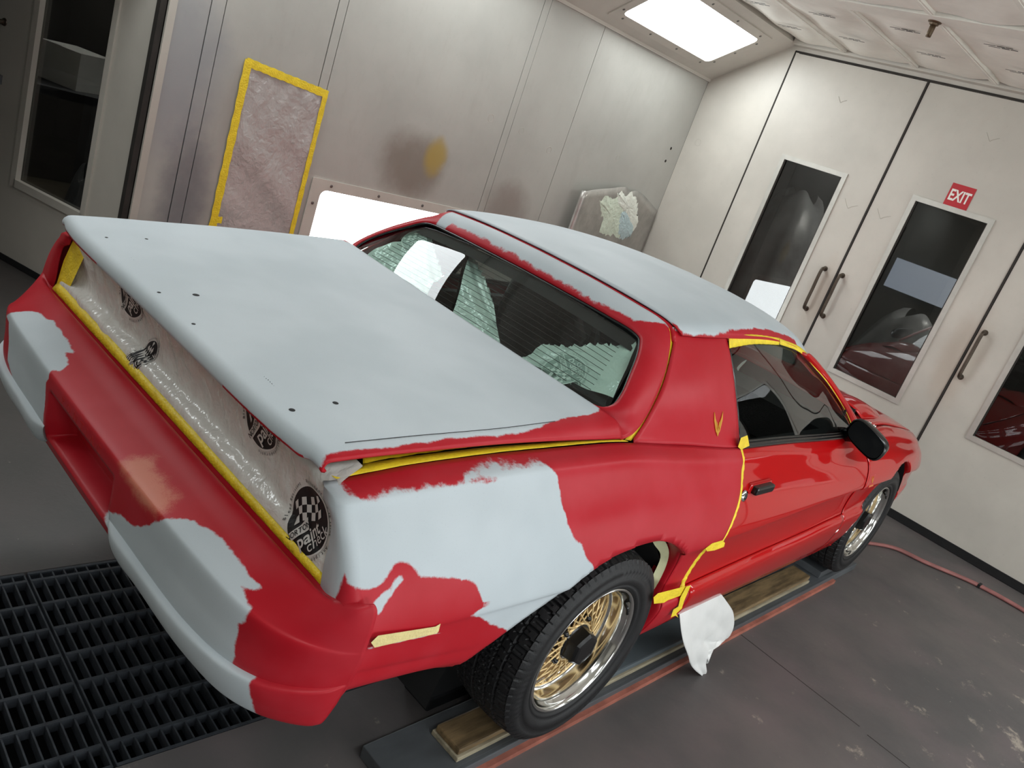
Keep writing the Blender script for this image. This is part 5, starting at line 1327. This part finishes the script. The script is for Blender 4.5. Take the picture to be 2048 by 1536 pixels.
for i in range(40):
    for j in range(36):
        f = i / 39; G[i, j, 0] += f * (.010 * abs(math.sin(j * .30 + i * .07)) + .008 * abs(math.sin(j * .21 - i * .17 + 1)) + .006 * abs(math.sin(i * .29 + j * .13))) - .008 * f
grid_obj('sheet', G, 'paper_white', mpp, thick=.0008)
# air hose along the folding doors
hs_ = [PX(u, v, z=.012, room=True) for u, v in ((1690, 1078), (1730, 1085), (1790, 1097), (1850, 1125), (1950, 1168), (2048, 1222), (2110, 1262))]
hz_ = empty('air_hose', (0, 0, 0)); tag(hz_, 'dull red twin air hose on the floor along the folding doors', 'hose')
for dx, dy in ((0, 0), (.004, .022)):
    tube('hose', crom([p + np.array([dx, dy, 0]) for p in hs_], 60), .0105, 'hose_red', hz_, 8)
for q in ((1958, 1172),): c = PX(*q, z=.012, room=True); boxes('hose_clip', [(c[0] - .008, c[0] + .008, c[1] - .014, c[1] + .036, .0, .026)], 'black_matte', hz_)
# sprinkler
sp = empty('sprinkler_head', (-.27, YBEAM + .02, ZC - .006)); tag(sp, 'dark brass sprinkler head hanging from the ceiling beam', 'sprinkler')
V, F_ = disc_data((0, 0, 0), (0, 0, -1), .038, 20, .008); mesh('escutcheon', V, F_, 'sprinkler_brass', sp, True)
V, F_ = disc_data((0, 0, -.008), (0, 0, -1), .027, 6, .014); mesh('hex_nut', V, F_, 'sprinkler_brass', sp)
tube('stem', [(0, 0, -.018), (0, 0, -.04), (0, 0, -.06), (0, 0, -.082)], [.016, .016, .015, .014], 'sprinkler_brass', sp, 12)
# taped plastic patch on the left wall
tp = empty('taped_patch', (XL + .003, .55, .6)); tag(tp, 'wrinkled pale plastic patch framed in yellow tape on the wall', 'plastic sheet')
y0, y1, z0, z1 = .295, .808, .50, 1.525
G = []
for i in range(34):
    row = []
    for j in range(60):
        u, v = i / 33, j / 59; y = y0 + (y1 - y0) * u; z = z0 + (z1 - z0) * v
        e = min(1, min(u, 1 - u) * 12) * min(1, min(v, 1 - v) * 16)
        w = .004 + e * (.006 * math.sin(7 * u + 16 * v) * math.sin(4 * v + 3) + .004 * math.sin(25 * u - 13 * v) * (v ** 2) + .003 * math.sin(40 * u + 30 * v) * max(0, v - .5))
        row.append((max(.001, w), y - .55, z - .6))
    G.append(row)
grid_obj('plastic', np.array(G), 'plastic_wall', tp, flip=False)
def strip(a, b, w, n=40):
    """a strip of tape from a to b in the wall plane"""
    a = np.array(a, float); b = np.array(b, float); d = (b - a) / np.linalg.norm(b - a); nn = np.array([-d[1], d[0]]); V = []
    for i in range(n):
        f = i / (n - 1); c = a + (b - a) * f; ww = w * (1 + .08 * math.sin(i * 1.7) + .05 * math.sin(i * .6))
        for k in (-1, 0, 1): q = c + nn * ww * k; V.append((.0085 + .001 * (k == 0), q[0] - .55, q[1] - .6))
    o = mesh('tape', V, grid_faces(n, 3, False), 'tape_yellow', tp, True); return o
strip((.303, .50), (.302, 1.56), .022); strip((.803, .50), (.797, 1.515), .016); strip((.29, 1.545), (.812, 1.505), .022); strip((.29, .665), (.35, .668), .02, 10)
# bent scrap sheet used as a filler mixing board
sc = empty('mixing_board', (XL, 3.7, 1.2)); tag(sc, 'bent bare metal sheet with smears of pale filler on the left wall', 'mixing board')
def sb(y, z, x): return (x, y - 3.7, z - 1.2)
prof = [(3.13, .115), (3.165, .14), (3.22, .125), (3.45, .085), (3.7, .055), (3.95, .035), (4.2, .022), (4.335, .02)]
ztop = pchip([3.1, 3.17, 3.5, 3.76, 3.80, 3.9, 4.34], [1.375, 1.395, 1.46, 1.505, 1.475, 1.50, 1.385])
pf = pchip([p[0] for p in prof], [p[1] for p in prof])
G = []
for y in np.linspace(3.13, 4.335, 40):
    G.append([sb(y, z, float(pf(y))) for z in np.linspace(.55, float(ztop(y)), 14)])
board = grid_obj('board', np.array(G), 'scrap_metal', sc, flip=False, thick=.002)
def putty(mat, poly, h, seed):
    r = np.random.default_rng(seed); c = np.mean(poly, axis=0); P_ = [(a, 0, b) for a, b in poly] + [(poly[0][0], 0, poly[0][1])]
    d = crom(P_, 60); V = []; F_ = []; n = 60; rings = 7
    for k in range(rings):
        f = 1 - k / rings
        for i, p in enumerate(d[:n]):
            y = c[0] + (p[0] - c[0]) * f; z = c[1] + (p[2] - c[1]) * f
            if k == 0: y += r.normal(0, .006); z += r.normal(0, .012)
            V.append(sb(y, z, float(pf(min(4.33, max(3.13, y)))) + .003 + h * (1 - f ** 3) + (r.normal(0, .0012) if k else 0)))
    V.append(sb(c[0], c[1], float(pf(c[0])) + .003 + h))
    for k in range(rings - 1): F_ += [(k * n + i, k * n + (i + 1) % n, (k + 1) * n + (i + 1) % n, (k + 1) * n + i) for i in range(n)]
    F_ += [((rings - 1) * n + i, (rings - 1) * n + (i + 1) % n, len(V) - 1) for i in range(n)]
    mesh('filler_smear', V, F_, mat, board, True)
def pxy(lst): return [tuple(PX(u, v, x=XL + .05, room=True)[[1, 2]]) for u, v in lst]
putty('putty_green', pxy([(1192, 400), (1205, 390), (1222, 396), (1240, 392), (1252, 400), (1250, 430), (1245, 455), (1240, 478), (1225, 470), (1205, 468), (1195, 462), (1202, 440), (1196, 420)]), .006, 1)
putty('putty_white', pxy([(1232, 384), (1245, 384), (1250, 392), (1262, 384), (1276, 405), (1278, 430), (1276, 455), (1265, 462), (1255, 440), (1243, 420), (1232, 405)]), .009, 2)
putty('putty_blue', pxy([(1242, 418), (1258, 420), (1268, 440), (1270, 460), (1262, 475), (1248, 478), (1238, 470), (1236, 445)]), .010, 3)
# dim things in the shop beyond the windows
def item(name, lst, mat, label, cat, loc=(0, 0, 0)):
    o = boxes(name, lst, mat); tag(o, label, cat); return o
def drape(name, c, rx, ry, h, label, cat, seed):
    r = np.random.default_rng(seed); ph = r.uniform(0, 6, 6); G = []
    for i in range(40):
        a = 2 * math.pi * i / 39; row = []
        for k in range(16):
            f = k / 15; rr = (.25 + .75 * f ** .7) * (1 + .10 * f * math.sin(7 * a + ph[0]) + .07 * f * math.sin(13 * a + ph[1])); z = h * (1 - f ** 1.6) + .05 * (1 - f) * math.sin(3 * a + ph[2])
            row.append((rx * rr * math.cos(a), ry * rr * math.sin(a), max(0, z)))
        G.append(row)
    o = grid_obj(name, np.array(G), 'shop_plastic'); o.location = c; tag(o, label, cat); return o
drape('covered_vehicle', (-2.0, YF + 1.5, 0), .55, .6, 1.95, 'tall shape draped in clear plastic beyond the door beside the left wall', 'plastic cover', 2)
drape('covered_vehicle', (-.42, YF + 1.45, 0), .62, .6, 1.30, 'low shape draped in clear plastic beyond the exit sign door', 'plastic cover', 4)
for lx, ly, lab in ((-3.9, 1.2, 'unseen tube light added to brighten the shop beyond the side door'), (.2, YF + 1.6, 'unseen tube light added to brighten the shop beyond the folding doors')):  # unseen lights added so the things behind the door glass show up
    lm = empty('added_lamp', (lx, ly, 2.85)); tag(lm, lab, 'lamp', 'added shop lights')
    boxes('housing', [(-.06, .06, -.62, .62, 0, .05)], 'shop_item', lm); tube('tube', [(0, -.6, -.02), (0, .6, -.02)], .018, 'shop_fill', lm, 10)
sk = boxes('wall_shop', [(-1.41, -.74, YF + 2.93, YF + 2.96, 1.38, 1.70)], 'shop_window'); tag(sk, 'pale blue frosted window in the far shop wall', kind='structure')
tb = empty('workbench', (-3.9, -.6, 0)); tag(tb, 'cluttered workbench in the dim shop behind the open side door', 'workbench')
boxes('bench_top', [(-.35, .35, -.9, 1.0, .97, 1.02)], 'shop_item', tb)
for x in (-.3, .3):
    for y in (-.85, .95): boxes('leg', [(x - .03, x + .03, y - .03, y + .03, 0, .97)], 'shop_item', tb)
bg = drape('crumpled_bag', (-3.30, -.10, .0), .17, .15, .62, 'crumpled clear plastic bag tied with yellow tape behind the side door window', 'bag', 6)
tube('tape_tie', [(.075 * math.cos(t), .065 * math.sin(t), .44 + .012 * math.sin(3 * t)) for t in np.linspace(0, 2 * math.pi, 24, endpoint=False)], .014, 'tape_yellow', bg, 6, True)
bx = boxes('paper_stack', [(-.16, .16, -.14, .14, 0, .22)], 'paper_white'); bx.location = (-3.85, -.10, 1.021); bx.rotation_euler = (0, 0, .5); tag(bx, 'white paper box on the workbench behind the side door window', 'box')
